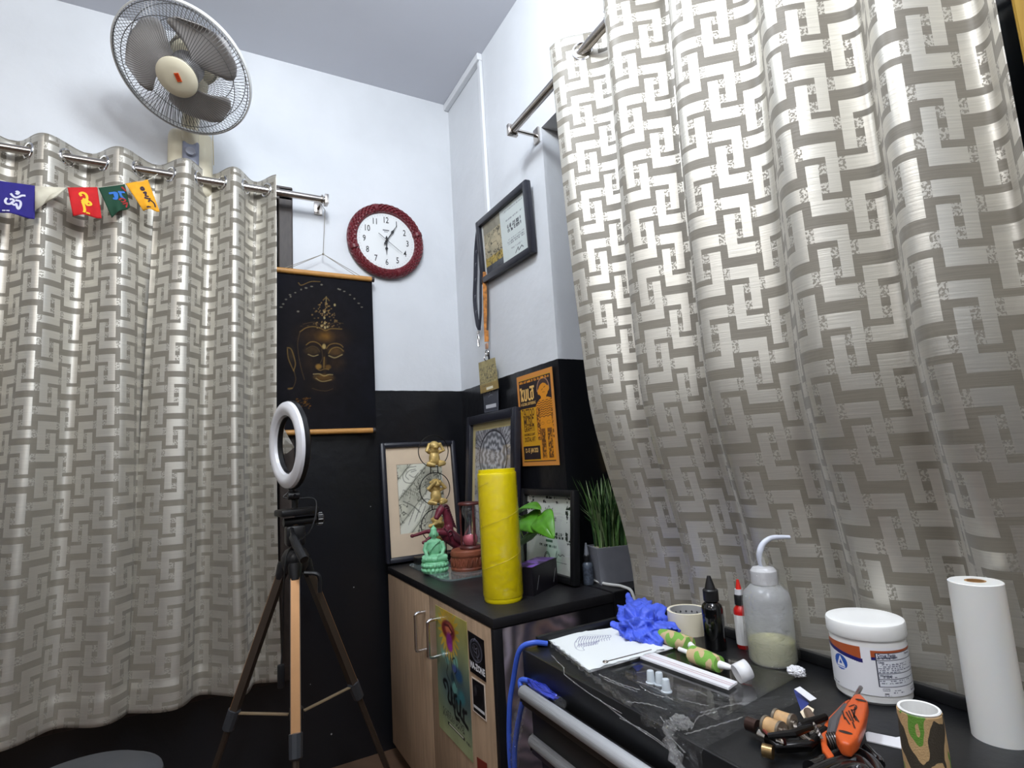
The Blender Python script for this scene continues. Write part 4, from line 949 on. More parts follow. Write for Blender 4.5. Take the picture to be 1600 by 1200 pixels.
def cert3(U, V):
    W_, H_ = U.max(), V.max(); C = np.ones(U.shape+(3,))*np.array([226, 230, 222])/255; K = np.array([30, 32, 34])/255
    u, v = U/W_, V/H_; orn = (fbm(U, V, 110, 3) > .56) & (((u > .84) & (v > .38)) | ((u < .16) & (v > .38)) | ((v > .90) & (np.abs(u-.5) < .2))) & (np.abs(np.sin(v*23)) > .15); C = np.where(orn[..., None], K, C)
    cr = [(.42, .80), (.42, .84), (.46, .81), (.5, .87), (.54, .81), (.58, .84), (.58, .80), (.42, .80)]; C = stroke(C, U, V, [(a*W_, b_*H_) for a, b_ in cr], .0016, K, .5, .9)
    C = lines(C, U, V, .22*W_, .80*W_, [.50*H_, .455*H_], .0075, K, 5, .9, .016); C = fillrect(C, U, V, .44*W_, .58*W_, .38*H_, .415*H_, K); C = lines(C, U, V, .30*W_, .66*W_, [.33*H_], .0075, K, 9, .9, .014)
    for r in (.055, .043): C = stroke(C, U, V, arcpts(.47*W_, .16*H_, r*W_*1.1, r*W_*1.3, 0, 360, 30), .0022, K, .5, .9)
    C = fillell(C, U, V, .47*W_, .15*H_, .018*W_, .02*H_, K, .4); C = stroke(C, U, V, [(a*W_, b_*H_) for a, b_ in ((.64, .20), (.67, .28), (.66, .18), (.70, .24), (.74, .22), (.78, .25), (.82, .235))], .0018, K, .5, .9)
    return stroke(C, U, V, [(.62*W_, .14*H_), (.86*W_, .14*H_)], .0012, K, .5, .7)
t = framed('certificate_frame', 'black framed ornate certificate standing behind the green leaves on the cabinet', .30, .256, .020, .022, (-.030, -.655, ZB+.003), (math.radians(-5), 0, -pi/2), cert3, (160, 150), frm=BLACK)
ifr = lambda u0, v0: (lambda x, y: (-.13+u0*.26+x, -.0092, .020+v0*.216+y))
part('lettering', text('Cult', .022, ifr(.60, .70), 0, shear=.3, sx=.7), INKB, t, 0, local=True)

# glass tray
def rrect(x0, x1, y0, y1, r, n_=8):
    out = []
    for cx, cy, a0 in ((x1-r, y1-r, 0), (x0+r, y1-r, 90), (x0+r, y0+r, 180), (x1-r, y0+r, 270)):
        for k in range(n_+1): a = math.radians(a0+90*k/n_); out.append((cx+r*math.cos(a), cy+r*math.sin(a)))
    return out
TRAY = mat('dark glass', S(110, 122, 122), .06, spec=.8, coat=.5)
single('glass_tray', Geo().prism(rrect(-.292, -.112, -.475, -.098, .045), .005, lambda a, b_, h: (a, b_, ZB+.0003+h)), TRAY, 'grey glass tray with rounded corners under the figurines', 'tray')
ZT_ = ZB+.0055
# three monkeys on a wire stand
t = thing('monkey_stand', 'three golden monkeys in black wire hoops on a stand before the sketch', 'ornament', (-.19, -.135, ZT_))
MY = -.135; WB = mat('black wire', S(26, 24, 22), .4, metal=.5); GM = mat('antique gold', S(196, 168, 104), .45, metal=.3, var=.3, scale=60)
cs = [P(680, 821, 'y', MY), P(679.7, 763.6, 'y', MY), P(677.5, 705, 'y', MY)]; mx = cs[1][0]
for c in cs: c[0] = mx
part('base', Geo().box2((mx-.085, MY-.024, ZT_), (mx+.055, MY+.024, ZT_+.024), .002), BLACKP, t)
R3 = .0585
for c in cs: part('hoop', Geo().ring(c, (0, 1, 0), R3, .0017, 56, 8), WB, t)
for dx in (-.014, .014):
    part('strut', Geo().cyl((mx+dx, MY, cs[0][2]+R3-.002), (mx+dx, MY, cs[1][2]-R3+.002), .002, seg=8), WB, t); part('strut', Geo().cyl((mx+dx, MY, cs[1][2]+R3-.002), (mx+dx, MY, cs[2][2]-R3+.002), .002, seg=8), WB, t)
for dx in (-.034, .034): part('strut', Geo().cyl((mx+dx, MY, ZT_+.02), (mx+dx, MY, cs[0][2]-.048), .0022, seg=8), WB, t)
def monkey(c, pose):
    g = Geo(); y = MY-.006; z = c[2]-R3
    g.ell((c[0], y, z+.032), (.021, .017, .027)); g.ell((c[0], y, z+.062), (.017, .016, .014)); g.ell((c[0], y-.002, z+.078), (.020, .018, .018)); g.ell((c[0], y-.017, z+.073), (.010, .009, .008)); g.ell((c[0], y-.010, z+.084), (.016, .008, .006))
    for s_ in (-1, 1):
        g.ell((c[0]+s_*.019, y, z+.082), (.005, .004, .006))
        g.tube([(c[0]+s_*.012, y, z+.016), (c[0]+s_*.030, y-.016, z+.012), (c[0]+s_*.006, y-.026, z+.006)], [.011, .010, .007], 10)
        sh = np.array([c[0]+s_*.019, y, z+.055]); el = np.array([c[0]+s_*.033, y-.012, z+.060])
        hd = {0: np.array([c[0]+s_*.006, y-.024, z+.070]), 1: np.array([c[0]+s_*.010, y-.020, z+.083]), 2: np.array([c[0]+s_*.021, y-.008, z+.083])}[pose]
        g.tube([sh, el, hd], [.008, .0075, .006], 10); g.ell(hd, .007)
    return g
for c, ps in zip(cs, (0, 1, 2)): blob(monkey(c, ps), 'monkey', .0022, GM, t, 2)
# rearing horse
t = thing('horse_figurine', 'maroon rearing horse figurine behind the green buddha', 'figurine', (-.17, -.235, ZT_))
HY = -.235; HM = mat('maroon resin', S(104, 34, 50), .42, var=.3, scale=50, bump=.15, bscale=120)
h = lambda x, y, d=0: P(x, y, 'y', HY)+np.array([0, d, 0])
g = Geo()
g.tube([h(724, 850), h(712, 845), h(700, 836), h(693, 826)], [.024, .025, .026, .022], 16)            # trunk
g.tube([h(699, 834), h(701, 819), h(697, 804), h(692, 795)], [.023, .016, .0125, .0105], 14)           # neck
g.tube([h(691, 793), h(686, 799, -.004), h(681, 808, -.008), h(679.5, 811, -.009)], [.0135, .0135, .0095, .0085], 12)    # head
for d in (-.006, .006): g.tube([h(690.5, 794, d), h(689.5, 786.5, d*1.3)], [.0045, .001], 6)           # ears
for (k, q, d) in (((668, 831), (647, 838), .012), ((673, 836), (661, 847), -.014)):
    g.tube([h(695, 832, d), h(682, 831, d), h(*k, d), h(*q, d)], [.015, .011, .0072, .0052], 10); g.ell(h(q[0]-1, q[1], d), (.0075, .0075, .0065))
for d in (-.014, .014):
    g.tube([h(723, 850, d), h(709, 866, d), h(717, 878, d)], [.019, .010, .0065], 10); g.tube([h(717, 878, d), h(709, 889, d)], [.0065, .006], 10)
    p = h(709, 889, d); g.ell((p[0], p[1], ZT_+.0095), (.009, .009, .006)); g.tube([p, (p[0], p[1], ZT_+.010)], .006, 8)
g.tube(spline([h(728, 846), h(735, 852), h(737, 868), h(733, 880)], 10), [.007]*3+[.009]*4+[.005]*3, 8)
g.v = [np.column_stack([v[:, 0], v[:, 1], np.maximum(v[:, 2], ZT_+.0015)]) for v in g.v]
blob(g, 'body', .0022, HM, t, 2)
MD = mat('dark maroon resin', S(70, 22, 36), .45)
g = Geo(); G_ = []
for q in np.linspace(0, 1, 7):
    c_ = h(716-12*q, 847-9*q); G_.append([c_+np.array([0, 0, 0])+.0285*np.array([.45*math.cos(a_)*0+.42*math.sin(a_)*0, math.cos(a_), math.sin(a_)*.95]) for a_ in np.linspace(-.35, pi+.35, 15)])
g.grid(np.array(G_)); o = part('saddle', g, MD, t); o.modifiers.new('s', 'SOLIDIFY').thickness = .003
part('harness_ring', Geo().ring(h(699, 832, -.0265), (-.3, -1, 0), .008, .0028, 20, 6), MD, t)
part('harness_strap', Geo().tube(spline([h(690, 824, -.022), h(695, 832, -.027), h(700, 845, -.022)], 12), .003, 8), MD, t)
for k in range(10):
    q = k/9; p = h(693.5+10*q+1*q*q, 791+32*q)
    part('mane_lock', Geo().tube(spline([p, p+np.array([.010, -.002, .002]), p+np.array([.020, -.003, -.008])], 8), np.linspace(.006, .0015, 8), 8), MD, t)
# green buddha
c = P(680, 893, 'z', ZT_); bxx, byy = c[0], c[1]
t = thing('buddha_figurine', 'pale green sitting buddha figurine on a lotus base', 'figurine', (bxx, byy, ZT_))
JADE = mat('pale jade resin', S(128, 196, 152), .42, var=.12, scale=40, sub=.15)
part('lotus_base', Geo().lathe([(0, 0), (.040, 0), (.042, .006), (.038, .014), (.041, .020), (.041, .026), (.036, .034), (0, .034)], (bxx, byy, ZT_), seg=36), JADE, t)
for row, (z, r, nn) in enumerate(((.009, .039, 18), (.024, .039, 18))):
    for k in range(nn):
        a = 2*pi*(k+.5*row)/nn; part('petal', Geo().ell((bxx+r*math.cos(a), byy+r*math.sin(a), ZT_+z), (.0072, .0072, .0068), seg=8, rings=6), JADE, t)
g = Geo(); z0 = ZT_+.034; dirc = np.array([CAM[0]-bxx, CAM[1]-byy]); dirc /= np.linalg.norm(dirc); rgt = np.array([-dirc[1], dirc[0]])
B = lambda r_, f_, z: np.array([bxx, byy, z0+z])+np.array([*(rgt*r_+dirc*f_), 0])
rz = math.atan2(rgt[1], rgt[0])
g.ell(B(0, 0, .040), (.022, .015, .032), rot=(0, 0, rz)); g.ell(B(0, .002, .010), (.030, .022, .012), rot=(0, 0, rz)); g.ell(B(0, 0, .060), (.026, .012, .012), rot=(0, 0, rz)); g.cyl(B(0, 0, .062), B(0, 0, .078), .009, .009, 10)
g.ell(B(0, .002, .087), (.0125, .0125, .016)); g.ell(B(0, 0, .100), (.011, .011, .009)); g.cyl(B(0, 0, .104), B(0, 0, .117), .006, .0015, 10)
for s_ in (-1, 1):
    g.tube([B(s_*.024, 0, .060), B(s_*.031, .004, .038), B(s_*.024, .016, .020)], [.0085, .0075, .006], 8)
    g.tube([B(s_*.012, .006, .010), B(s_*.038, .010, .010), B(-s_*.010, .024, .008)], [.014, .013, .009], 10); g.ell(B(s_*.0135, 0, .083), (.003, .003, .007))
g.tube([B(.024, .016, .020), B(.006, .024, .018)], [.006, .006], 8); g.tube([B(-.024, .016, .020), B(-.030, .022, .006)], [.006, .005], 8); g.ell(B(0, .0145, .086), (.0025, .003, .004))
blob(g, 'body', .0018, JADE, t, 2)
g = Geo(); g.tube([B(.020, .012, .066), B(0, .0165, .050), B(-.018, .014, .034)], .0016, 6); g.tube([B(.012, .014, .062), B(-.004, .0175, .046), B(-.016, .017, .030)], .0014, 6)
part('robe_fold', g, JADE, t)
# carved round box with an hourglass on top
c = P(727, 889, 'z', ZT_); wx, wy = c[0]+.010, c[1]
t = thing('carved_box', 'round carved reddish wooden box beside the green buddha', 'box', (wx, wy, ZT_))
TERRA = mat('reddish carved wood', S(122, 66, 46), .5, var=.3, scale=35, bump=.2, bscale=90)
part('body', Geo().lathe([(0, 0), (.055, 0), (.056, .006), (.053, .010), (.053, .042), (.056, .046), (.056, .050), (0, .050)], (wx, wy, ZT_), seg=48), TERRA, t)
part('lid', Geo().lathe([(0, .0505), (.055, .0505), (.054, .060), (.050, .064), (0, .064)], (wx, wy, ZT_), seg=48), mat('reddish wood lid', S(134, 76, 54), .45, var=.15, scale=30), t)
for k in range(22):
    a = 2*pi*k/22; pts = [(wx+.0535*math.cos(a+q*.28), wy+.0535*math.sin(a+q*.28), ZT_+.026+.012*math.sin(q*pi*2)) for q in np.linspace(0, 1, 9)]
    part('carving', Geo().tube(pts, .0028, 6), TERRA, t)
zb = ZT_+.0645; hx, hy = wx+.012, wy-.004
t = thing('hourglass', 'small hourglass with pink sand on the carved wooden box', 'hourglass', (hx, hy, zb))
HW = mat('dark red wood', S(84, 40, 36), .4, var=.2, scale=30); HH = .142
for nm, z0_, z1_ in (('base', 0, .010), ('top', HH, HH+.009)):
    part(nm, Geo().lathe([(0, z0_), (.036, z0_), (.037, (z0_+z1_)/2), (.034, z1_), (0, z1_)], (hx, hy, zb), seg=40), HW, t)
for k in range(3): a = 2*pi*k/3+.55; part('post', Geo().lathe([(.0028, .010), (.0040, .03), (.0028, .07), (.0040, .11), (.0028, HH)], (hx+.030*math.cos(a), hy+.030*math.sin(a), zb), seg=10), HW, t)
HG = film('hourglass glass', gloss=.08, tint=(.96, .97, .97))
part('bulb', Geo().lathe([(.018, .0105), (.024, .020), (.025, .034), (.018, .052), (.007, .068), (.0035, .076), (.007, .084), (.018, .100), (.025, .118), (.024, .132), (.018, HH-.0005)], (hx, hy, zb), seg=36), HG, t)
part('sand', Geo().lathe([(0, .0112), (.017, .0112), (.023, .020), (.0238, .034), (.021, .0415), (0, .046)], (hx, hy, zb), seg=32), mat('pink sand', S(214, 112, 126), .8, var=.1, scale=300), t)
# big yellow roll
c = P(787, 937, 'z', ZB); yx, yy = c[0], c[1]; YH = P(775, 733, 'y', yy)[2]-ZB
t = thing('yellow_roll', 'tall bright yellow roll standing on the cabinet corner', 'roll', (yx, yy, ZB))
YEL = mat('yellow plastic', S(244, 222, 8), .3, coat=.25)
part('roll', Geo().lathe([(0, .012), (.0505, .012), (.0515, .016), (.0515, YH-.012), (.0505, YH-.009), (.0505, YH-.009), (0, YH-.009)], (yx, yy, ZB), seg=64), YEL, t)
part('end_cap', Geo().lathe([(0, 0), (.047, 0), (.0495, .004), (.0495, .0115), (0, .0115)], (yx, yy, ZB), seg=64), YEL, t)
part('end_cap', Geo().lathe([(.020, YH-.030), (.022, YH-.0085), (.0490, YH-.0085), (.0490, YH), (.044, YH), (.022, YH-.004), (.020, YH-.03)], (yx, yy, ZB), seg=64), YEL, t)
pts = [(yx+.0518*math.cos(a), yy+.0518*math.sin(a), ZB+.03+.27*q) for q in np.linspace(0, 1, 160) for a in (q*2.6*2*pi,)]
part('wrap_seam', Geo().tube(pts, .0006, 5), mat('yellow seam', S(236, 220, 90), .25), t)
wf = Geo().lathe([(.0523, .014), (.0527, .1), (.0524, .2), (.0528, .26), (.0522, YH-.012)], (yx, yy, ZB), seg=64)
part('wrap_film', wf, film('yellow roll film', gloss=.03, rough=.12, bump=.5, bscale=40), t)
# pothos cutting in a glass vase
c = P(824, 893, 'z', ZB); vx, vy = c[0]-.05, c[1]-.02
t = thing('pothos_plant', 'green leafy cutting in a clear glass vase behind the yellow roll', 'plant', (vx, vy, ZB))
part('vase', Geo().lathe([(0, .002), (.026, .002), (.028, .01), (.027, .09), (.022, .12), (.024, .13), (.0225, .13), (.0205, .12), (.025, .09), (.026, .012), (0, .008)], (vx, vy, ZB), seg=36), film('green vase glass', tint=(.86, .93, .84), gloss=.06), t)
LEAF = mat('pothos green', S(78, 138, 34), .35, var=.25, scale=40); STM = mat('pothos stem', S(120, 160, 60), .5)
part('water', Geo().lathe([(0, .009), (.0245, .012), (.025, .085), (0, .085)], (vx, vy, ZB), seg=32), film('pale green water', tint=(.84, .9, .72), gloss=.03), t)
top = np.array([vx, vy, ZB+.125])
for k in range(5):
    lx = -.094-.007*(k % 3)
    qa, qb = (((814, 800), (846, 796)), ((843, 804), (866, 842)), ((818, 808), (848, 834)), ((822, 848), (864, 830)), ((824, 815), (804, 826)))[k]
    A_, C_ = P(*qa, 'x', lx), P(*qb, 'x', lx-.012)
    d = C_-A_; L_ = np.linalg.norm(d); d /= L_; fc = np.array([-.3, -.35, .9]) if k in (0, 3) else np.array([-.55, -.6, .55]) if k != 1 else np.array([-.6, -.75, .1]); fc /= np.linalg.norm(fc)
    sd = np.cross(d, fc); sd /= np.linalg.norm(sd); up = np.cross(sd, d)
    if np.dot(up, fc) < 0: up = -up
    G = []
    for q in np.linspace(0, 1, 15):
        hw = L_*(.22 if k in (0, 3) else .36)*max(0, math.sin(math.pi*min(1, q*.97+.03)**.55))**.75+.0004
        G.append([A_+d*q*L_+sd*w_*hw+up*(L_*.16*math.sin(q*pi)*(1-.25*w_*w_)-.0015*(abs(w_) < .1)) for w_ in np.linspace(-1, 1, 13)])
    part('leaf', Geo().grid(np.array(G)), LEAF, t).modifiers.new('s', 'SOLIDIFY').thickness = .0007
    part('stem', Geo().tube(spline([(vx+.004*(k-2), vy, ZB+.02), (vx+.006*(k-2), vy, ZB+.12), A_*.4+top*.6+np.array([0, 0, .03]), A_], 18), .0016, 6), STM, t)
# black and purple box
A_ = P(834, 932, 'z', ZB); B2 = P(892, 909, 'z', ZB); B2[0] = min(B2[0], -.058); B2 = A_+(B2-A_)/np.linalg.norm(B2-A_)*.145
e1 = (B2-A_)/np.linalg.norm(B2-A_); e2 = np.array([-e1[1], e1[0], 0])
if e2[1] < 0: e2 = -e2
BW, BD, BH = .145, .062, .072
fb = lambda a, b_, h_: A_+e1*a+e2*b_+np.array([0, 0, h_])
t = thing('supply_box', 'small black carton with a purple patterned top beside the yellow roll', 'box', tuple(fb(BW/2, BD/2, 0)))
part('carton', Geo().prism([(0, 0), (BW, 0), (BW, BD), (0, BD)], BH, fb), mat('black carton', S(26, 24, 30), .4), t, 0)
org = ORG[t.name]
def purple(U, V):
    nz = fbm(U, V, 38, 6); C = np.stack([44+50*nz, 34+30*nz, 58+60*nz], -1)/255; k = (fbm(U, V, 26, 9) > .52)[..., None]; return np.where(k, np.array([134, 92, 190])/255*(.7+.6*nz[..., None]), C)
printed('printed_top', BW-.004, BD-.004, 70, 34, purple, t, lambda a, b_: fb(a+.002, b_+.002, BH+.0006)-org, PRINTG)
for a in (.020, .118): part('silver_mark', Geo().ribbon(np.array([fb(a, -.0006, .012), fb(a+.016, -.0006, .046)]), .0016, -e2), mat('silver print', S(200, 200, 205), .4), t, 0)
# small grey ink bottle
def dropper(name, label, c, r, hb, hn, hc, body, capm, tipm, lab=None, labm=None, seg=28, grp=None, tiph=.022, foot=None):
    t = thing(name, label, 'bottle', tuple(c), group=grp); c = np.array(c)
    b_ = part('body', Geo().lathe([(0, 0), (r*.92, 0), (r, r*.12), (r, hb*.86), (r*.9, hb*.94), (r*.62, hb), (r*.55, hb+.002), (0, hb+.002)], c, seg=seg), body, t)
    part('cap', Geo().lathe([(0, hb+.0022), (r*.72, hb+.0022), (r*.72, hb+hn), (r*.62, hb+hn+.002), (0, hb+hn+.002)], c, seg=seg), capm, t)
    part('nozzle', Geo().lathe([(0, hb+hn+.0022), (r*.5, hb+hn+.0022), (r*.42, hb+hn+hc*.35), (r*.16, hb+hn+hc), (0, hb+hn+hc)], c, seg=seg), tipm, t)
    if labm: part('label', Geo().lathe([(r*1.015, hb*lab[0]), (r*1.015, hb*lab[1])], c, seg=seg), labm, t)
    return t, b_
c = P(920, 913, 'z', ZB)
dropper('ink_bottle', 'small grey ink bottle beside the grey plant pot', (c[0], c[1], ZB), .0145, .060, .018, .034, mat('grey ink', S(78, 86, 98), .35, var=.1, scale=60), BLACK, mat('clear grey tip', S(120, 122, 130), .3), (.12, .8), mat('grey label', S(66, 72, 84), .5, var=.6, scale=160))
# grass plant in a grey pot
A_ = P(938, 915, 'z', ZB); B2 = P(1004, 906, 'z', ZB); e1 = (B2-A_)/np.linalg.norm(B2-A_); e2 = np.array([-e1[1], e1[0], 0])
if e2[1] < 0: e2 = -e2
SW, SD, SH = .125, .075, .098
ctr = A_+e1*SW/2+e2*SD/2
fb2 = lambda a, b_, h_: ctr+e1*(a-.5)*SW*(.93+.12*h_/SH)+e2*(b_-.5)*SD*(.93+.12*h_/SH)+np.array([0, 0, h_])
t = thing('potted_grass', 'spiky artificial grass in a square grey pot next to the curtain', 'plant', tuple(ctr))
POT = mat('grey pot', S(132, 134, 142), .5, var=.06, scale=30)
g = Geo(); sq = [(0, 0), (1, 0), (1, 1), (0, 1)]; si = [(.06, .08), (.94, .08), (.94, .92), (.06, .92)]
V_ = [fb2(a, b_, 0) for a, b_ in sq]+[fb2(a, b_, SH) for a, b_ in sq]+[fb2(a, b_, SH) for a, b_ in si]+[fb2(a, b_, SH-.008) for a, b_ in si]
g.add(V_, [(3, 2, 1, 0)]+[(i, (i+1) % 4, 4+(i+1) % 4, 4+i) for i in range(4)]+[(4+i, 4+(i+1) % 4, 8+(i+1) % 4, 8+i) for i in range(4)]+[(8+i, 8+(i+1) % 4, 12+(i+1) % 4, 12+i) for i in range(4)])
part('pot', g, POT, t, 0)
g = Geo().add([fb2(a, b_, SH-.007) for a, b_ in si], [(0, 1, 2, 3)])
for k in range(160): a, b_ = rng.uniform(.1, .9), rng.uniform(.12, .88); g.ell(fb2(a, b_, SH-.006), rng.uniform(.003, .005, 3), seg=6, rings=4)
part('gravel', g, mat('pale gravel', S(186, 178, 156), .8, var=.2, scale=80), t, kind='stuff')
GR = [mat('grass blade dark', S(44, 74, 40), .45, var=.2, scale=30), mat('grass blade mid', S(92, 128, 70), .45, var=.2, scale=30), mat('grass blade light', S(136, 158, 112), .45, var=.15, scale=30)]
for k in range(190):
    a, b_ = rng.uniform(.15, .85), rng.uniform(.2, .8); p0 = fb2(a, b_, SH-.006); H_ = rng.uniform(.10, .205); an = rng.uniform(0, 2*pi); ln = rng.uniform(.008, .05)+(.03 if rng.random() < .15 else 0)
    dx = np.array([math.cos(an)*ln, math.sin(an)*ln, 0])+e1*(a-.5)*.06+e2*(b_-.5)*.04; droop = rng.uniform(0, .035) if rng.random() < .35 else 0
    pts = np.array([p0+dx*(q**2)+np.array([0, 0, H_*q-droop*q**3]) for q in np.linspace(0, 1, 8)])
    wd = .0062*np.array([.7, .9, 1, 1, .9, .75, .5, .08]); f_ = np.array([math.cos(an), math.sin(an), 0])
    pts[:, 0] = np.clip(pts[:, 0], .006, .28); pts[:, 1] = np.where(pts[:, 0] > .0, np.minimum(pts[:, 1], RY0-.006), pts[:, 1])
    part('blade', Geo().ribbon(pts, wd, f_), GR[0 if k % 5 < 2 else 1 if k % 5 < 4 else 2], t, 60)
# white power cable over the ledge
g = Geo().tube(spline([(.06, -.76, ZB+.0045), P(925, 905, 'z', ZB+.0045), P(945, 912, 'z', ZB+.0045), np.array([.045, -.895, ZB+.0048]), np.array([.05, -.925, ZB-.012]), np.array([.05, -.93, ZB-.10]), np.array([.04, -.925, .12]), np.array([.02, -.93, .0045])], 50), .004, 8)
single('cable', g, mat('white cable', S(222, 222, 220), .4), 'thin white cable beside the grey pot dropping behind the glove', 'cable')
# bead chain and pale box in the recess
g = Geo(); pts = spline([P(948, 560, 'y', -.80), P(947, 600, 'y', -.80), P(945, 650, 'y', -.80), P(945.5, 680, 'y', -.80), P(951, 703, 'y', -.80), P(962, 713, 'y', -.80), P(975, 706, 'y', -.80), P(985, 650, 'y', -.80)], 140)
acc = [pts[0]]
for p in pts[1:]:
    if np.linalg.norm(p-acc[-1]) > .0052: acc.append(p)
for p in acc: g.ell(p, .0022, seg=8, rings=6)
o = single('bead_chain', g, mat('grey bead', S(176, 176, 176), .35), 'thin bead chain of a blind hanging at the curtain edge', 'chain')
pc = P(967, 713, 'y', -.765)
t = thing('wall_box', 'pale yellow wooden block on the black reveal behind the curtain edge', 'block', (pc[0]+.01, -.735, pc[2]-.045))
part('block', Geo().box2((pc[0]-.017, -.765, pc[2]-.045), (pc[0]+.06, -.7305, pc[2]+.045), .002), PALEWOOD, t)
part('wire', Geo().tube([(pc[0]-.008, -.74, pc[2]+.045), (pc[0]-.008, -.736, pc[2]+.12)], .0016, 6), DUCT, t)

# ------------------------------------------------------------------ ring light on a tripod
TA = np.array([-.709, -.44]); LZ = .37
lk = [P(364, 1117, 'z', LZ), P(554, 1073, 'z', LZ), P(462, 1157, 'z', LZ)]; TA = np.mean([q[:2] for q in lk], 0)
t = thing('tripod', 'black and copper tripod in front of the scroll and curtain', 'tripod', (*TA, 0))
COPPER = mat('copper anodised tube', S(178, 134, 92), .35, metal=.55, var=.05, scale=20)
BRASS = mat('pale brass strip', S(160, 140, 112), .4, metal=.5)
HZ = .745
for q in lk:
    d = q[:2]-TA; r_ = np.linalg.norm(d); d /= r_; hip = np.array([*(TA+d*.030), HZ]); v = q-hip; v /= np.linalg.norm(v); foot = hip+v*(HZ-.012)/(-v[2])
    od = np.array([*d, 0]); od = od-v*np.dot(od, v); od /= np.linalg.norm(od); sdv = np.cross(v, od)
    bar = lambda a_, b_, o0, o1, hw: Geo().add([x+od*o_+sdv*s_*hw for x in (a_, b_) for o_ in (o0, o1) for s_ in (-1, 1)], [(0, 1, 3, 2), (4, 6, 7, 5), (0, 4, 5, 1), (2, 3, 7, 6), (0, 2, 6, 4), (1, 5, 7, 3)])
    lg = part('leg', bar(hip, q, -.010, .008, .0125), mat('shade painted leg', S(58, 48, 40), .45), t, 0)  # rear legs' shade put into the colour; copper only on the outward face
    part('copper_face', bar(hip, q, .0078, .0100, .0105), COPPER, lg, 0)
    part('hip_joint', Geo().tube([hip+np.array([0, 0, .012]), hip-v*.0, hip+v*.035], [.016, .019, .014], 12), BLACK, lg)
    part('leg_lock', Geo().tube([q-v*.016, q-v*.014, q+v*.036, q+v*.040], [.012, .0165, .0155, .011], 10), mat('lock grey', S(52, 54, 58), .4), lg)
    part('lower_leg', Geo().tube([q+v*.03, foot], .0085, 8), mat('dark bronze', S(64, 54, 46), .4, metal=.4), lg)
    part('rubber_foot', Geo().ell((foot[0], foot[1], .011), (.013, .013, .011)), BLACK, lg)
    hb = np.array([*TA, LZ-.004]); e = hip+v*((HZ-LZ-.006)/(-v[2])); st_ = hb+(e-hb)*.12; en = hb+(e-hb)*.93
    w_ = np.cross(en-st_, [0, 0, 1]); w_ /= np.linalg.norm(w_)
    part('brace', Geo().add([st_-w_*.0055, st_+w_*.0055, en+w_*.0055, en-w_*.0055]+[x-np.array([0, 0, .003]) for x in (st_-w_*.0055, st_+w_*.0055, en+w_*.0055, en-w_*.0055)], [(0, 1, 2, 3), (7, 6, 5, 4), (0, 4, 5, 1), (1, 5, 6, 2), (2, 6, 7, 3), (3, 7, 4, 0)]), BRASS, t, 0)
part('brace_hub', Geo().cyl((*TA, LZ-.016), (*TA, LZ+.010), .018, seg=20), BLACK, t)
part('centre_column', Geo().cyl((*TA, LZ), (*TA, .86), .011, seg=20), mat('column bronze', S(120, 96, 72), .35, metal=.5), t)
part('crown', Geo().lathe([(0, -.03), (.026, -.03), (.034, -.015), (.036, .012), (.026, .03), (.016, .035), (0, .035)], (*TA, HZ+.012), seg=28), BLACK, t)
part('crank', Geo().tube(spline([(TA[0]+.02, TA[1]-.02, HZ-.02), (TA[0]+.055, TA[1]-.03, HZ-.03), (TA[0]+.058, TA[1]-.032, HZ-.075)], 14), .006, 8), BLACK, t)
hd = P(466, 832, 'y', TA[1]-.0)
part('pan_head', Geo().box((TA[0], TA[1], .825), (.05, .05, .055), bev=.008), BLACK, t)
part('platform', Geo().box((TA[0]+.005, TA[1]-.005, .888), (.105, .06, .018), rot=(0, 0, .25), bev=.005), BLACK, t)
part('tilt_bar', Geo().cyl((TA[0]-.03, TA[1]-.008, .862), (TA[0]+.056, TA[1]+.005, .862), .011, seg=18), BLACK, t)
part('tilt_knob', Geo().lathe([(0, 0), (.016, 0), (.016, .014), (.012, .018), (0, .018)], (TA[0]+.058, TA[1]+.005, .862), (1, .15, 0), seg=20), BLACK, t)
for k in range(8): a = k*pi/4; part('knob_rib', Geo().box((TA[0]+.067, TA[1]+.006+.0165*math.cos(a), .862+.0165*math.sin(a)), (.013, .003, .003), bev=.0008), mat('knob grey', S(150, 150, 150), .4), t)
part('pan_handle', Geo().tube(spline([(TA[0]-.012, TA[1]-.025, .845), (TA[0]-.010, TA[1]-.07, .818), (TA[0]+.005, TA[1]-.13, .775)], 12), [.006]*4+[.011]*8, 12), BLACK, t)
rc = P(450, 695, 'y', TA[1]-.02); RR = .100
rn = np.array([-.975, -.24, -.03]); rn /= np.linalg.norm(rn)
t2 = thing('ring_light', 'white ring light mounted on top of the tripod', 'ring light', (TA[0], TA[1], .898))
part('diffuser', Geo().lathe([(RR-.020, 0), (RR-.018, .008), (RR-.009, .0135), (RR, .0155), (RR+.009, .0135), (RR+.018, .008), (RR+.020, 0)], rc, rn, 72), mat('milky diffuser', S(226, 226, 230), .25, sub=.1), t2)
part('ring_housing', Geo().lathe([(RR-.020, 0), (RR-.022, -.001), (RR-.022, -.012), (RR-.012, -.018), (RR+.012, -.018), (RR+.0215, -.012), (RR+.0215, -.001), (RR+.020, 0)], rc, rn, 72), BLACK, t2)
bp_ = rc-rn*.010+np.array([0, 0, -(RR+.02)])
part('post', Geo().tube(spline([(TA[0], TA[1], .8985), (TA[0], TA[1], .925), bp_+np.array([0, 0, -.02]), bp_], 12), .009, 12), BLACK, t2)
part('hinge_knob', Geo().cyl(bp_+np.array([-.012, -.016, -.018]), bp_+np.array([.016, -.016, -.018]), .011, seg=18), BLACK, t2)
part('hinge_screw', Geo().cyl(bp_+np.array([.004, -.024, -.018]), bp_+np.array([.004, -.029, -.018]), .004, seg=12), CHROME, t2)
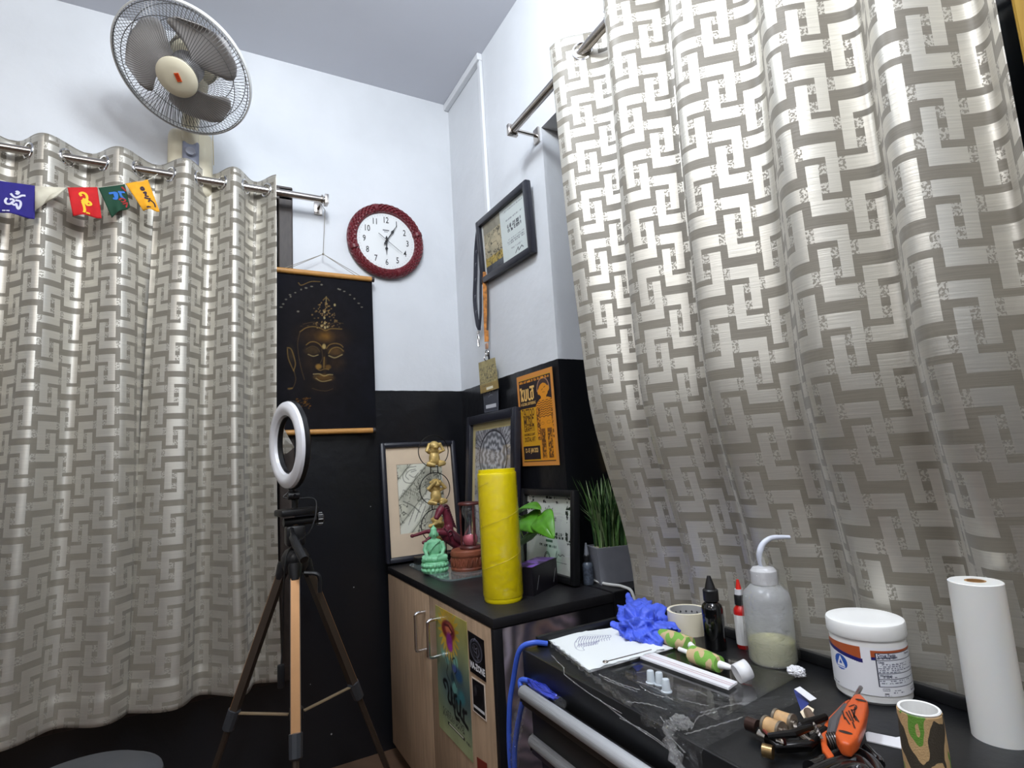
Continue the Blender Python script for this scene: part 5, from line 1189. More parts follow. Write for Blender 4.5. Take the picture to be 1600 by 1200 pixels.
g = Geo().tube(spline([bp_+np.array([-.01, 0, -.01]), (TA[0]-.03, TA[1]-.02, .93), (TA[0]+.0, TA[1]-.03, .925), (TA[0]+.05, TA[1]-.03, .915), (TA[0]+.035, TA[1]-.045, .84), (TA[0]-.02, TA[1]-.035, .79), (TA[0]-.032, TA[1]-.035, .72), (TA[0]-.03, TA[1]+.02, .55), (TA[0]-.035, TA[1]+.02, .48)], 60), .0022, 6)
part('cable', g, BLACK, t2)
part('inline_switch', Geo().box((TA[0]-.035, TA[1]+.02, .462), (.018, .012, .06), bev=.004), BLACK, t2)
# tie-back end of the curtain peeping out behind the ring
cpar = [o for o in bpy.data.objects if o.name == 'curtain'][0]
q = [P(*c, 'y', -.10) for c in ((438, 648), (443, 668), (452, 685), (460, 699), (449, 708), (436, 712), (434, 690))]
g = Geo(); m_ = np.mean(q, 0)+np.array([0, -.014, 0]); g.add([*q, m_, m_+np.array([0, .02, 0])], [(i, (i+1) % 7, 7) for i in range(7)]+[((i+1) % 7, i, 8) for i in range(7)])
o = part('tie_back', g, CURT, cpar, 20)
uvl = o.data.uv_layers.new(name='cloth')
for l in o.data.loops: c = o.data.vertices[l.vertex_index].co; uvl.data[l.index].uv = (c.x+.3, c.z+.02)

# ------------------------------------------------------------------ stool at the lower left
c = P(118, 1225, 'z', .44)
t = thing('stool', 'round grey padded stool at the bottom left corner', 'stool', (c[0], c[1], 0))
sx, sy = c[0], c[1]
part('seat', Geo().lathe([(0, .385), (.10, .385), (.135, .392), (.145, .41), (.140, .430), (.118, .442), (0, .446)], (sx, sy, 0), seg=48), mat('grey vinyl', S(62, 64, 68), .45, var=.05, scale=20), t)
part('column', Geo().cyl((sx, sy, .08), (sx, sy, .384), .022, seg=20), CHROME, t)
for k in range(5):
    a = 2*pi*k/5+.3; e = (sx+.19*math.cos(a), sy+.19*math.sin(a), .055)
    part('foot', Geo().tube([(sx, sy, .09), e], [.018, .012], 10), BLACK, t); part('caster', Geo().cyl((e[0]-.010*math.sin(a), e[1]+.010*math.cos(a), .023), (e[0]+.010*math.sin(a), e[1]-.010*math.cos(a), .023), .022, seg=18), BLACK, t)

# ------------------------------------------------------------------ work trolley
TZ = .65
TX0, TX1, TY0, TY1 = -.412, -.076, -1.155, -2.02
t = thing('trolley', 'black metal work trolley with ribbed aluminium drawer handles', 'trolley', (-.25, -1.55, 0))
TBL = mat('black powder coat', S(24, 25, 27), .38, var=.12, scale=25)
TOPM = mat('black matte tray', S(26, 27, 29), .32, spec=.35, var=.12, scale=12, bump=.05, bscale=60)
g = Geo().box2((TX0, TY1, TZ-.060), (TX1, TY0, TZ), .004); part('tray', g, TOPM, t)
part('lip', Geo().box2((TX1-.010, TY1, TZ), (TX1, TY0, TZ+.018), .003), TBL, t); part('lip', Geo().box2((TX0+.03, TY0-.010, TZ), (TX1-.0105, TY0, TZ+.018), .003), TBL, t)
part('tray_edge', Geo().box2((TX0-.004, TY1, TZ-.055), (TX0+.002, TY0-.02, TZ+.003), .002), TBL, t)
part('body', Geo().box2((TX0+.03, TY1+.02, .09), (TX1-.005, TY0-.06, TZ-.0605), .003), TBL, t)
ALU = mat('ribbed aluminium', S(206, 208, 212), .38, metal=.25)
for k, (z, out) in enumerate(((.597, .022), (.515, .008), (.415, .002), (.315, .002), (.215, .002))):
    hgt = .075 if k < 1 else .092
    d_ = part('drawer', Geo().box2((TX0+.010-out, TY1+.025, z-hgt), (TX0+.05, TY0-.075+.03, z-.020), .002), TBL, t)
    bc = np.array([TX0-.004-out, 0, z]); y0, y1 = TY0-.045, TY1+.03; G = []; prof = []
    for a in np.linspace(-.5*pi, 1.0*pi, 60):
        rr = .0105+.0005*math.cos(a*34); prof.append((bc[0]-rr*math.cos(a), bc[2]+rr*math.sin(a)))
    part('handle', Geo().grid(np.array([[(x, y, zz_) for (x, zz_) in prof] for y in (y0, y1)])), ALU, d_, 60).modifiers.new('s', 'SOLIDIFY').thickness = .002
    part('handle_cap', Geo().box2((bc[0]-.006, y0, z-.016), (bc[0]+.016, y0+.003, z+.010), .001), BLACK, d_)
    part('handle_core', Geo().box2((bc[0]-.004, y1, z-.020), (bc[0]+.014, y0, z+.006), .001), BLACK, d_)
for x in (TX0+.06, TX1-.04):
    for y in (TY0-.10, TY1+.08):
        w_ = part('caster', Geo().cyl((x-.012, y, .035), (x+.012, y, .035), .034, seg=24), BLACK, t); part('fork', Geo().box2((x-.016, y-.012, .034), (x+.016, y+.012, .0895), .003), STEEL, w_)
# blue cables
BLU = mat('blue cable', S(58, 92, 196), .4)
bx_ = lambda x, y, d=-.425: P(x, y, 'x', d)
g = Geo().tube(spline([np.array([TX0+.045, TY0-.018, TZ+.005]), np.array([TX0+.02, TY0-.008, TZ+.009]), np.array([TX0+.0, TY0+.008, TZ-.004]), np.array([-.418, TY0+.028, TZ-.06]), bx_(796, 1110), bx_(798, 1200), np.array([-.42, TY0+.03, .25]), np.array([-.40, TY0+.04, .006])], 60), .0048, 10)
single('cable', g, BLU, 'blue cable looping over the left edge of the trolley', 'cable')
a = bx_(817, 1092, -.43)
g = Geo().tube(spline([np.array([-.400, TY0-.10, .600]), np.array([-.425, TY0-.02, .606]), a, bx_(808, 1140, -.43), bx_(804, 1200, -.43), np.array([-.43, TY0+.02, .25]), np.array([-.41, TY0+.02, .006])], 60), .0048, 10)
t3 = thing('cable', 'film wrapped blue cable hanging below the end of the aluminium handle', 'cable', (-.43, TY0, .006)); part('cord', g, BLU, t3)
PLAST = film('crumpled cling film', gloss=.03, rough=.06, edge=.34, bump=1.0, bscale=60, haze=.008)
pts = spline([bx_(816, 1095, -.43), bx_(808, 1140, -.43), bx_(804, 1200, -.43), np.array([-.43, TY0+.02, .25])], 40); g = Geo(); g.tube(pts, .0075+.003*np.sin(np.arange(40)*2.1)+.001*rng.random(40), 9, cap=False)
part('film_sleeve', g, PLAST, t3)
# crumpled blue film bundle above the first handle
def crumple(c, r, seed, amp=.35, n1=28, n2=18, freq=5.0, rot=None):
    r_ = np.random.default_rng(seed); dirs = r_.normal(size=(14, 3)); ph = r_.uniform(0, 6, 14); am = r_.uniform(.3, 1, 14); V = []
    for i in range(n2+1):
        th = pi*i/n2
        for k in range(n1):
            a = 2*pi*k/n1; p = np.array([math.sin(th)*math.cos(a), math.sin(th)*math.sin(a), math.cos(th)])
            d = sum(am[m]*(1-abs(math.sin(p@dirs[m]*freq*.5+ph[m]))) for m in range(14))/14
            V.append(p*(1-amp+amp*2*d))
    V = np.array(V)*np.array(r)
    if rot is not None: V = V @ np.array(Euler(rot).to_matrix()).T
    f = [(i*n1+k, i*n1+(k+1) % n1, (i+1)*n1+(k+1) % n1, (i+1)*n1+k) for i in range(n2) for k in range(n1)]
    return Geo().add(V+np.array(c), f)
c0 = np.array([TX0-.012, TY0-.085, .608])
t3 = thing('film_bundle', 'crumpled shiny blue wrapper lying in the open top drawer', 'wrapper', tuple(c0))
part('blue_film', crumple(c0+np.array([0, 0, .002]), (.012, .060, .010), 3, .5, 24, 30, 9), mat('blue foil', S(50, 66, 178), .2, metal=.2, coat=.6), t3, 25)
part('clear_film', crumple(c0+np.array([0, -.055, .0]), (.010, .022, .010), 5, .5, 24, 18, 9), PLAST, t3, 25)

# ------------------------------------------------------------------ things on the trolley
top = lambda x, y, z=TZ: P(x, y, 'z', z)
def slab(q, z0, th): 
    A_ = [top(*c, z0+th) for c in q]; g = Geo(); n_ = len(A_)
    V_ = [np.array([a[0], a[1], z0]) for a in A_]+A_; return g.add(V_, [tuple(range(n_))[::-1], tuple(range(n_, 2*n_))]+[(i, (i+1) % n_, n_+(i+1) % n_, n_+i) for i in range(n_)])
CLEAR = film('clear acrylic', gloss=.02, rough=.02, edge=.4)
# acrylic sheet lying over the tray, wrapped with film
sh = slab([(876, 1010), (985, 994), (1250, 1052), (1120, 1122)], TZ+.0005, .003)
single('acrylic_plate', sh, CLEAR, 'clear acrylic plate under the paper and the ink cups', 'plate', smooth=0)
ZP = TZ+.0038
# stencil paper pad
t = thing('stencil_paper', 'white paper with a blue wing sketch at the trolley edge', 'paper', tuple(top(935, 1010, ZP)))
quad = [(852, 995), (955, 981), (1038, 1013), (920, 1048)]
A_ = [top(*c, ZP+.004) for c in quad]; org = ORG[t.name]; nn = 40
def wing(U, V):
    C = np.ones(U.shape+(3,))*np.array([226, 230, 230])/255; B_ = np.array([92, 92, 130])/255
    zq = lambda x, y: (lambda p: ((p-A_[3])@((A_[2]-A_[3])/np.linalg.norm(A_[2]-A_[3])), (p-A_[3])@((A_[0]-A_[3])/np.linalg.norm(A_[0]-A_[3]))))(top(840+x/5, 940+y/5, ZP+.004))
    W_ = [[(320, 390), (290, 395), (240, 380), (215, 345), (225, 315), (270, 285), (340, 268), (440, 265), (545, 268)], [(320, 390), (300, 370), (330, 355), (380, 350), (430, 320), (490, 300), (540, 290)]]
    for k in range(13): x = 225+k*24; W_.append([(x, 330-k*4.5), (x+6, 305-k*3), (x+26, 285-k*1.6), (x+34, 300-k*1.5), (x+22, 325-k*2.5), (x+30, 350-k*3)])
    for k in range(9): x = 240+k*22; W_.append([(x, 372-k*3), (x+10, 350-k*3.5), (x+22, 340-k*3), (x+16, 360-k*2)])
    for st in W_: C = stroke(C, U, V, [zq(*p) for p in spline(st, 4*len(st))], .0010, B_, .6, .75)
    return C
W_, H_ = np.linalg.norm(A_[2]-A_[3]), np.linalg.norm(A_[0]-A_[3])
def frp(a, b_):
    u, v = a/W_, b_/H_; p = (A_[3]*(1-u)+A_[2]*u)*(1-v)+(A_[0]*(1-u)+A_[1]*u)*v; ed = max(0, 1-min(u, 1-u, v, 1-v)/.06)
    return p+np.array([ed*.002*math.sin(v*40+u*31), ed*.002*math.sin(u*36+v*17), .0006*math.sin(u*7+v*5)])-org
printed('top_sheet', W_, H_, 150, 150, wing, t, frp, PRINT)
part('sheet', slab(quad, ZP, .0032), mat('white paper', S(222, 226, 226), .7), t, 0)
q1, q2 = top(946, 1034, ZP+.012), top(1018, 1015, ZP+.012)
t = thing('needle', 'thin steel needle bar with a looped end lying on the paper edge', 'needle', tuple(q1))
part('shaft', Geo().tube([q1, q2], .0008, 6), STEEL, t); part('loop', Geo().ring(q1, (0, 0, 1), .0035, .0012, 18, 6), STEEL, t)
# ruler / label strips
t = thing('paper_strip', 'long white printed strip between the caps and the wrapped grips', 'strip', tuple(top(1075, 1048, ZP)))
part('strip', slab([(1000, 1026), (1020, 1019), (1152, 1065), (1138, 1075)], ZP, .003), mat('white card', S(224, 224, 228), .6), t, 0)
g = Geo()
for k in (.35, .6): a, b_ = np.array((1001, 1026))*(1-k)+np.array((1019, 1019.5))*k, np.array((1139, 1074))*(1-k)+np.array((1151, 1065.5))*k; g.ribbon(np.array([top(*a, ZP+.0035), top(*b_, ZP+.0035)]), .0010, (0, 0, 1))
part('printed_line', g, mat('pale red print', S(206, 150, 156), .6), t, 0, kind='stuff')
# cut paper sheet behind the strip
single('paper_offcut', slab([(985, 1018), (1035, 1006), (1052, 1012), (1004, 1026)], ZP, .0012), mat('white card', S(224, 224, 228), .6), 'small white paper offcut beside the blue glove', 'paper', smooth=0)
# ink caps
CAPM = mat('milky plastic', S(196, 204, 210), .35, sub=.2)
for (x, y), lab in zip(((1017.5, 1067), (1031, 1070), (1041.5, 1081)), ('upside-down ink cup farthest from the trolley front edge', 'middle one of the three small ink cups', 'ink cup nearest the trolley front edge')):
    c = top(x, y, ZP)
    single('ink_cup', Geo().lathe([(.0062, 0), (.0078, 0), (.0080, .0014), (.0062, .0022), (.0052, .0165), (.0046, .0175), (0, .0175)], c, seg=24), CAPM, lab, 'ink cup', loc=tuple(c), group='ink cups on the acrylic plate')
# blue glove
c = top(1003, 990, TZ)
t = thing('glove', 'crumpled bright blue rubber glove next to the masking tape', 'glove', (c[0], c[1], TZ))
GLV = mat('blue nitrile', S(72, 96, 214), .42, var=.06, scale=60, bump=.25, bscale=70)
def rubber(V_, c_, seed, amp):
    r_ = np.random.default_rng(seed); out = V_.copy(); q = V_-c_
    for fr_q, am in ((48, 1.0), (95, .9), (190, .6), (330, .3)):
        for k in range(4):
            d = r_.normal(size=3); d /= np.linalg.norm(d); w2 = r_.normal(size=3); ph = r_.uniform(0, 6)
            f_ = 1-np.abs(np.sin(q@d*fr_q+ph+.8*np.sin(q@w2*fr_q*.4)))*1.4
            out += (q/(np.linalg.norm(q, axis=1, keepdims=True)+1e-9))*(am*amp*f_/4)[:, None]
    return out
g = Geo()
for (px, py, zz_, rx) in ((1003, 992, .020, (.036, .042, .024)), (992, 975, .036, (.028, .030, .022)), (1016, 976, .036, (.026, .030, .022)), (1032, 990, .020, (.022, .026, .020)), (1002, 962, .046, (.022, .024, .012))):
    p = top(px, py+6, TZ); p[2] = TZ+zz_*.62; g.ell(p, np.array(rx)*np.array([1, 1, .72]), seg=48, rings=32)
for (x, y, zz_) in ((967, 986, .008), (975, 1000, .008), (992, 1008, .007), (1018, 1010, .008), (1046, 982, .022), (984, 956, .040)):
    p = top(x, y, TZ); p[2] = TZ+zz_*.6+.004; b_ = c+np.array([0, 0, .014]); d = p-b_
    pts = np.array([b_+d*q+np.array([0, 0, .004*math.sin(q*7)]) for q in np.linspace(0, 1, 24)]); g.tube(pts, np.linspace(.017, .0065, 24)*(1+.18*np.sin(np.arange(24)*1.1)), 14)
o = blob(g, 'rubber', .0016, GLV, t, 1)
Vr = np.zeros(len(o.data.vertices)*3); o.data.vertices.foreach_get('co', Vr); Vr = Vr.reshape(-1, 3); Vr = rubber(Vr, np.array([0, 0, .012]), 4, .021); Vr[:, 2] = np.maximum(Vr[:, 2], .0012)
o.data.vertices.foreach_set('co', Vr.ravel()); o.data.update()
# masking tape
c = top(1077, 986, TZ)
t = thing('masking_tape', 'cream roll of masking tape lying between glove and black bottle', 'tape roll', (c[0], c[1], TZ))
part('tape', Geo().lathe([(.0335, 0), (.038, 0), (.038, .040), (.0335, .040), (.0335, 0)], c, seg=56), mat('cream tape', S(226, 218, 194), .6), t)
part('core', Geo().lathe([(.0315, .0005), (.0333, .0005), (.0333, .0395), (.0315, .0395), (.0315, .0005)], c, seg=56), mat('printed grey core', S(168, 168, 168), .6), t)
for k in range(18):
    for row in (0, 1):
        a = 2*pi*(k+.5*row)/18; p = c+np.array([.0312*math.cos(a), .0312*math.sin(a), .013+.015*row]); tn = np.array([-math.sin(a), math.cos(a), 0])
        part('printed_star', Geo().add([p-tn*.0022, p+np.array([0, 0, .0026]), p+tn*.0022, p-np.array([0, 0, .0026])], [(0, 1, 2, 3)]), mat('dark core print', S(66, 66, 70), .6), t, 0)
# bottles
c = top(1119, 1013, TZ)
dropper('ink_bottle', 'black ink bottle with a black nozzle beside the masking tape', (c[0], c[1], TZ), .0182, .078, .020, .024, mat('glossy black bottle', S(12, 12, 13), .08, coat=.5), BLACK, BLACK)
c = top(1164, 1012, TZ)
t, b_ = dropper('ink_bottle', 'slim red ink bottle with white label half hidden by the wash bottle', (c[0], c[1], TZ), .0125, .070, .017, .027, mat('red ink', S(186, 28, 26), .25, coat=.3), BLACK, mat('red nozzle', S(206, 40, 32), .3), (.10, .80), mat('white label', S(214, 214, 214), .5, var=.25, scale=140, stretch=(1, 1, .12)))
part('nozzle_collar', Geo().lathe([(0, .0885), (.0075, .0885), (.0066, .098), (0, .098)], (c[0], c[1], TZ), seg=20), mat('milky collar', S(200, 200, 205), .3), t)
# wash bottle
c = top(1209, 1034, TZ); wr = np.array([.877, -.477, 0]); wr /= np.linalg.norm(wr)
t = thing('wash_bottle', 'milky squeeze wash bottle with bent nozzle wrapped in cling film', 'bottle', (c[0], c[1], TZ))
MILK = film('milky bottle plastic', tint=(.90, .92, .95), gloss=.05, rough=.25, haze=.32, hazecol=S(240, 242, 246))
part('body', Geo().lathe([(0, .001), (.033, .001), (.0360, .006), (.0365, .095), (.034, .108), (.024, .118), (.0185, .121), (.0185, .124)], c, seg=48), MILK, t)
part('liquid', Geo().lathe([(0, .0025), (.032, .0025), (.0345, .007), (.0348, .034), (0, .034)], c, seg=44), mat('pale yellow liquid', S(232, 224, 140), .25, sub=.2), t)
part('cap', Geo().lathe([(0, .1215), (.0200, .1215), (.0205, .123), (.0200, .142), (.016, .147), (.008, .149), (0, .149)], c, seg=40), mat('milky cap', S(214, 214, 216), .35), t)
hp = c+np.array([0, 0, .149])
part('nozzle', Geo().tube(spline([hp, hp+np.array([-.003, .001, .018]), hp+np.array([0, 0, .034])+wr*.004, hp+np.array([0, 0, .043])+wr*.018, hp+np.array([0, 0, .044])+wr*.034, hp+np.array([0, 0, .043])+wr*.050], 30), np.linspace(.0058, .0030, 30), 14), mat('milky tube', S(206, 210, 222), .3), t)
prof = [(.0375, .003), (.0385, .03), (.0372, .06), (.0376, .095), (.0352, .11), (.0255, .120), (.0215, .126), (.0215, .143), (.011, .152), (.009, .168), (.007, .176)]
g = Geo().lathe(prof, c, seg=56); Vv = g.v[0]
for i in range(len(Vv)):
    p = Vv[i]-c; rad = p.copy(); rad[2] = 0; k = np.linalg.norm(rad); nz_ = math.sin(p[2]*310+math.atan2(p[1], p[0])*5)*math.sin(math.atan2(p[1], p[0])*11+p[2]*90); Vv[i] += rad/(k+1e-9)*(.0012+.0012*nz_)
part('wrap_film', g, PLAST, t, 30)
part('gathered_film', crumple(c+wr*.034+np.array([0, 0, .022]), (.010, .012, .020), 8, .5, 28, 20, 9), PLAST, t, 20)
part('neck_film', crumple(hp+np.array([0, 0, .010])+wr*.002, (.0095, .0095, .019), 12, .35, 24, 20, 9), film('yellowish film', tint=(.93, .9, .78), gloss=.1, rough=.06, bump=1.0, bscale=60, haze=.08), t, 20)
# jelly tub
c = top(1366, 1082, TZ); TR = .0465; d0 = np.array([CAM[0]-c[0], CAM[1]-c[1]]); d0 /= np.linalg.norm(d0); rt = np.array([-d0[1], d0[0]])
if rt[1] > 0: rt = -rt
t = thing('jelly_tub', 'white lidded tub with orange and blue label and drug facts panel', 'tub', (c[0], c[1], TZ))
part('tub', Geo().lathe([(0, 0), (.041, 0), (.045, .004), (TR-.0008, .013), (TR-.0006, .073), (.0460, .076), (.0455, .0805), (0, .0805)], c, seg=64), WHITE, t)
part('lid', Geo().lathe([(0, .1000), (.030, .1000), (.0445, .1004), (.0470, .0995), (.0480, .097), (.0482, .0835), (.0474, .0808), (.0455, .0807), (0, .0807)], c, seg=64), WHITE, t)
ph0, ph1, lz0, lz1 = math.radians(-105), math.radians(105), .013, .073
LW = TR*(ph1-ph0); LH = lz1-lz0; org = ORG[t.name]
def label(U, V):
    ph = np.degrees(ph0+U/TR); v = V/LH; C = np.ones(U.shape+(3,))*np.array([230, 230, 234])/255
    Or = np.array([170, 84, 44])/255; Bl = np.array([34, 34, 104])/255; K = np.array([84, 86, 104])/255; Em = np.array([34, 82, 170])/255
    C = np.where(((ph < -13+ (v-.8)*-16) & (ph > -100) & (v > .80-.14*np.clip((-ph-20)/60, 0, 1)*-1) & (v < 1.0))[..., None], Or, C)
    edge = .745+.17*np.clip((-ph-14)/70, 0, 1)
    ban = (ph < -12) & (v > edge) & (v < 1.0); C = np.where((ph < -8)[..., None], np.array([230, 230, 234])/255, C); C = np.where(ban[..., None], Or, C); bl = (ph < -10) & (v <= edge) & (v > edge-.085); C = np.where(bl[..., None], Bl, C)
    e = np.hypot((ph+48)/13, (v-.56)/.165) < 1; C = np.where(e[..., None], Em, C)
    tri = (v > .47) & (v < .70) & (np.abs(ph+48) < (.70-v)*38) & ~((v > .52) & (v < .62) & (np.abs(ph+48) < (.62-v)*34)); C = np.where((tri & e)[..., None], np.array([230, 232, 240])/255, C); C = np.where((e & (v > .43) & (v < .455))[..., None], np.array([220, 224, 240])/255, C)
    C = np.where(((ph > 2) & (v > .885) & (v < .945))[..., None], Or, C); C = np.where(((ph > 2) & (ph < 8) & (v > .80) & (v < .945))[..., None], Or, C); C = np.where(((ph > 2) & (ph < 8) & (v > .74) & (v <= .80))[..., None], Bl, C)
    C = np.where(((ph > 8) & (v > .20) & (v < .89))[..., None], np.array([222, 224, 230])/255, C)
    for yy in (.89, .74, .47, .355, .20): C = np.where(((np.abs(v-yy) < .007) & (ph > 8))[..., None], K*.8, C)
    C = np.where(((np.abs(ph-8.6) < .7) & (v > .20) & (v < .89))[..., None], K*.7, C); C = np.where(((np.abs(ph-73) < .5) & (v > .20) & (v < .89))[..., None], K, C)
    x = lambda p: (math.radians(p)-ph0)*TR
    for yy, a, b_, hh in ((.775, 10, 38, .0018), (.655, 12, 66, .0014), (.615, 12, 60, .0014), (.575, 10, 52, .0014), (.535, 12, 70, .0014), (.495, 10, 44, .0014), (.385, 10, 38, .0014), (.32, 10, 62, .0014), (.275, 12, 52, .0014), (.12, 30, 42, .0013), (.08, 28, 46, .0013), (.02, 14, 24, .0012), (.13, 64, 80, .001), (.10, 64, 84, .001), (.07, 64, 84, .001)): C = lines(C, U, V, x(a), x(b_), [yy*LH], hh, K, int(yy*100), .8, .004)
    for k in range(14): C = lines(C, U, V, x(75), x(95), [(.85-k*.045)*LH], .0011, K, k+60, .6, .003)
    C = np.where(((np.abs(ph-18) < 5) & (np.abs(v-.14) < .028) & ~((np.abs(ph-18) < 4.4) & (np.abs(v-.14) < .02)))[..., None], K, C); C = np.where(((np.abs(ph-18) < 3) & (np.abs(v-.055) < .012))[..., None], K*.4, C)
    C = lines(C, U, V, x(-88), x(-58), [.06*LH], .0012, K, 91, .7, .004)
    return C
cyl_ = lambda ph, z, r_=TR: np.array([c[0]+r_*(math.cos(ph)*d0[0]+math.sin(ph)*rt[0]), c[1]+r_*(math.cos(ph)*d0[1]+math.sin(ph)*rt[1]), TZ+z])
lb = printed('label', LW, LH, 330, 130, label, t, lambda a, b_: cyl_(ph0+a/TR, lz0+b_)-org, attr_mat('tub label print', .4, .4)); lb.data.shade_smooth()
tf = lambda deg, vv: (lambda x, y: cyl_(math.radians(deg)+x/TR, lz0+vv*LH+y, TR+.0004))
NAVY = mat('label navy print', S(52, 56, 84), .5)
part('lettering', text('Drug Facts', .0052, tf(11, .845), .00012, align='LEFT'), NAVY, t, 0); part('lettering', text('Active Ingredient', .0036, tf(11, .80), .0001, align='LEFT'), NAVY, t, 0); part('lettering', text('Uses', .0036, tf(11, .705), .0001, align='LEFT'), NAVY, t, 0)
part('lettering', text('Warnings', .0038, tf(11, .43), .0001, align='LEFT'), NAVY, t, 0); part('lettering', text('Purpose', .0032, tf(58, .845), .0001, align='LEFT'), NAVY, t, 0); part('lettering', text('LOT', .0032, tf(14.5, .14), 0, align='LEFT'), NAVY, t, 0)
# white film roll
c = top(1564, 1153, TZ)
t = thing('film_roll', 'tall translucent white film roll standing at the right edge', 'roll', (c[0], c[1], TZ))
RRl, RH = .0265, .172
part('film', Geo().lathe([(.0105, 0), (RRl, 0), (RRl, RH), (RRl-.001, RH+.0008), (.0105, RH+.0008), (.0105, 0)], c, seg=56), mat('white film', S(226, 226, 222), .3, sub=.35, coat=.2), t)
part('core', Geo().lathe([(.0082, -.0), (.0104, -.0), (.0104, RH+.001), (.0082, RH+.001), (.0082, 0)], c, seg=40), mat('brown card core', S(150, 112, 70), .7), t)
# camo wrapped cup
c = top(1452, 1218, TZ)
t = thing('wrapped_cup', 'white cup wrapped in green and brown camouflage tape', 'cup', (c[0], c[1], TZ))
def camo_mat():
    m = bpy.data.materials.new('camouflage wrap'); m.use_nodes = True; nt = m.node_tree; N = nt.nodes; L = nt.links; b = N['Principled BSDF']; tc = N.new('ShaderNodeTexCoord'); mp = N.new('ShaderNodeMapping'); mp.inputs['Scale'].default_value = (1, 1, .6); L.new(tc.outputs['Object'], mp.inputs[0])
    n = N.new('ShaderNodeTexNoise'); n.inputs['Scale'].default_value = 42; n.inputs['Detail'].default_value = 1.5; L.new(mp.outputs[0], n.inputs['Vector']); r = N.new('ShaderNodeValToRGB'); r.color_ramp.interpolation = 'CONSTANT'; e = r.color_ramp.elements
    e[0].position = 0; e[0].color = (*S(62, 54, 42), 1); e[1].position = .42; e[1].color = (*S(192, 158, 112), 1); x = e.new(.56); x.color = (*S(96, 142, 50), 1); x = e.new(.66); x.color = (*S(192, 158, 112), 1)
    L.new(n.outputs[0], r.inputs[0]); L.new(r.outputs[0], b.inputs['Base Color']); b.inputs['Roughness'].default_value = .9
    n2 = N.new('ShaderNodeTexNoise'); n2.inputs['Scale'].default_value = 700; L.new(tc.outputs['Object'], n2.inputs['Vector']); bp = N.new('ShaderNodeBump'); bp.inputs['Strength'].default_value = .6; bp.inputs['Distance'].default_value = .001; L.new(n2.outputs[0], bp.inputs['Height']); L.new(bp.outputs[0], b.inputs['Normal'])
    return m
CAMO = camo_mat()
part('wrap', Geo().lathe([(.0180, .001), (.0198, .001), (.0202, .03), (.0196, .066), (.0178, .066)], c, seg=44), CAMO, t)
part('cup', Geo().lathe([(0, 0), (.0165, 0), (.0178, .002), (.0178, .0665), (.0190, .0680), (.0182, .0690), (.0162, .0685), (.0160, .004), (0, .004)], c, seg=44), WHITE, t)
# two wrapped grips
GRIP = camo_mat(); nt = GRIP.node_tree
for n_ in nt.nodes:
    if n_.type == 'VALTORGB':
        e = n_.color_ramp.elements; e[0].color = (*S(120, 168, 72), 1); e[1].position = .46; e[1].color = (*S(194, 170, 130), 1); e[2].position = .58; e[2].color = (*S(116, 166, 66), 1); e[3].position = .70
for (a, b_, tipA, tipB, r0, r1, lab) in (((1034, 992), (1078, 1008), (1013, 985), (1088, 1014), .0115, .0135, 'green and tan wrapped grip tube nearest the blue glove'), ((1082, 1022), (1124, 1038), (1056, 1010), (1150, 1045), .0135, .0120, 'green and tan wrapped grip with white tip pointing at the paper curl')):
    zc_ = TZ+.0155; p0, p1 = top(*a, zc_), top(*b_, zc_); q0, q1 = top(*tipA, zc_), top(*tipB, zc_); d = (p1-p0)/np.linalg.norm(p1-p0)
    if a[0] > 1050: q0 = p0-d*.03
    t = thing('tattoo_grip', lab, 'grip', (*((p0+p1)/2)[:2], TZ), group='wrapped tattoo grips')
    part('wrap', Geo().tube([p0-d*.001, p0, p0*.6+p1*.4, p1, p1+d*.001], [r0*.6, r0, (r0+r1)/2+.001, r1, r1*.6], 22), GRIP, t)
    part('tube', Geo().tube([q0, p0], .0036, 12), WHITE, t); part('tip', Geo().tube([p1, p1*.5+q1*.5, q1], [.0060, .0045, .0012], 14), WHITE, t)
# curled white tape
c = top(1162, 1068, TZ); ax = np.array([.75, -.3, .25]); ax /= np.linalg.norm(ax)
g = Geo().lathe([(.0135, -.010), (.0135, .010)], c+np.array([0, 0, .0170]), ax, 32); o = single('paper_curl', g, mat('white tape', S(228, 228, 230), .55), 'small ring of curled white tape beside the grip tip', 'tape')
o.modifiers.new('s', 'SOLIDIFY').thickness = .0008
# cling film sheet over the front corner of the tray
t = thing('cling_film', 'wrinkled clear plastic film draped over the front edge of the trolley', 'plastic film', tuple(top(1050, 1100, TZ)))
nu, nv = 90, 46; G = np.zeros((nu, nv, 3)); 
rowA = spline([(858, 1003), (880, 1020), (920, 1050), (985, 1100), (1040, 1150), (1072, 1182)], nu); rowB = spline([(870, 998), (950, 1040), (1010, 1052), (1080, 1075), (1180, 1090), (1285, 1078)], nu)
for i in range(nu):
    for j, q in enumerate(np.linspace(0, 1, nv)):
        px = rowA[i]*(1-q)+rowB[i]*q; u = i/nu
        z = TZ+.0058+.0008*math.sin(u*14+q*6)*math.sin(q*9+u*5)+.0045*max(0, 1-abs(math.sin(q*9+u*4))*7)*(.3+u)+.003*max(0, 1-abs(math.sin(q*5-u*3+1))*9)
        p = top(*px, z); 
        if p[0] < TX0-.006: ex = TX0-.006-p[0]; p = np.array([TX0-.0075-.003*abs(math.sin(u*40)), p[1], z-.004-ex*1.0-.004*math.sin(u*50)])
        G[i, j] = p
part('sheet', Geo().grid(G), PLAST, t, 40)
e0 = top(1050, 1135, TZ+.006); tail = spline([top(1048, 1130, TZ+.008), np.array([TX0-.012, -1.545, TZ-.005]), np.array([TX0-.020, -1.575, TZ-.04])], 14); 
part('twisted_corner', Geo().tube(tail, .007+.0035*np.sin(np.arange(14)*2.3), 9), film('film crease', gloss=.16, rough=.10, edge=.4, haze=.07, bump=.8, bscale=120), t, 25)
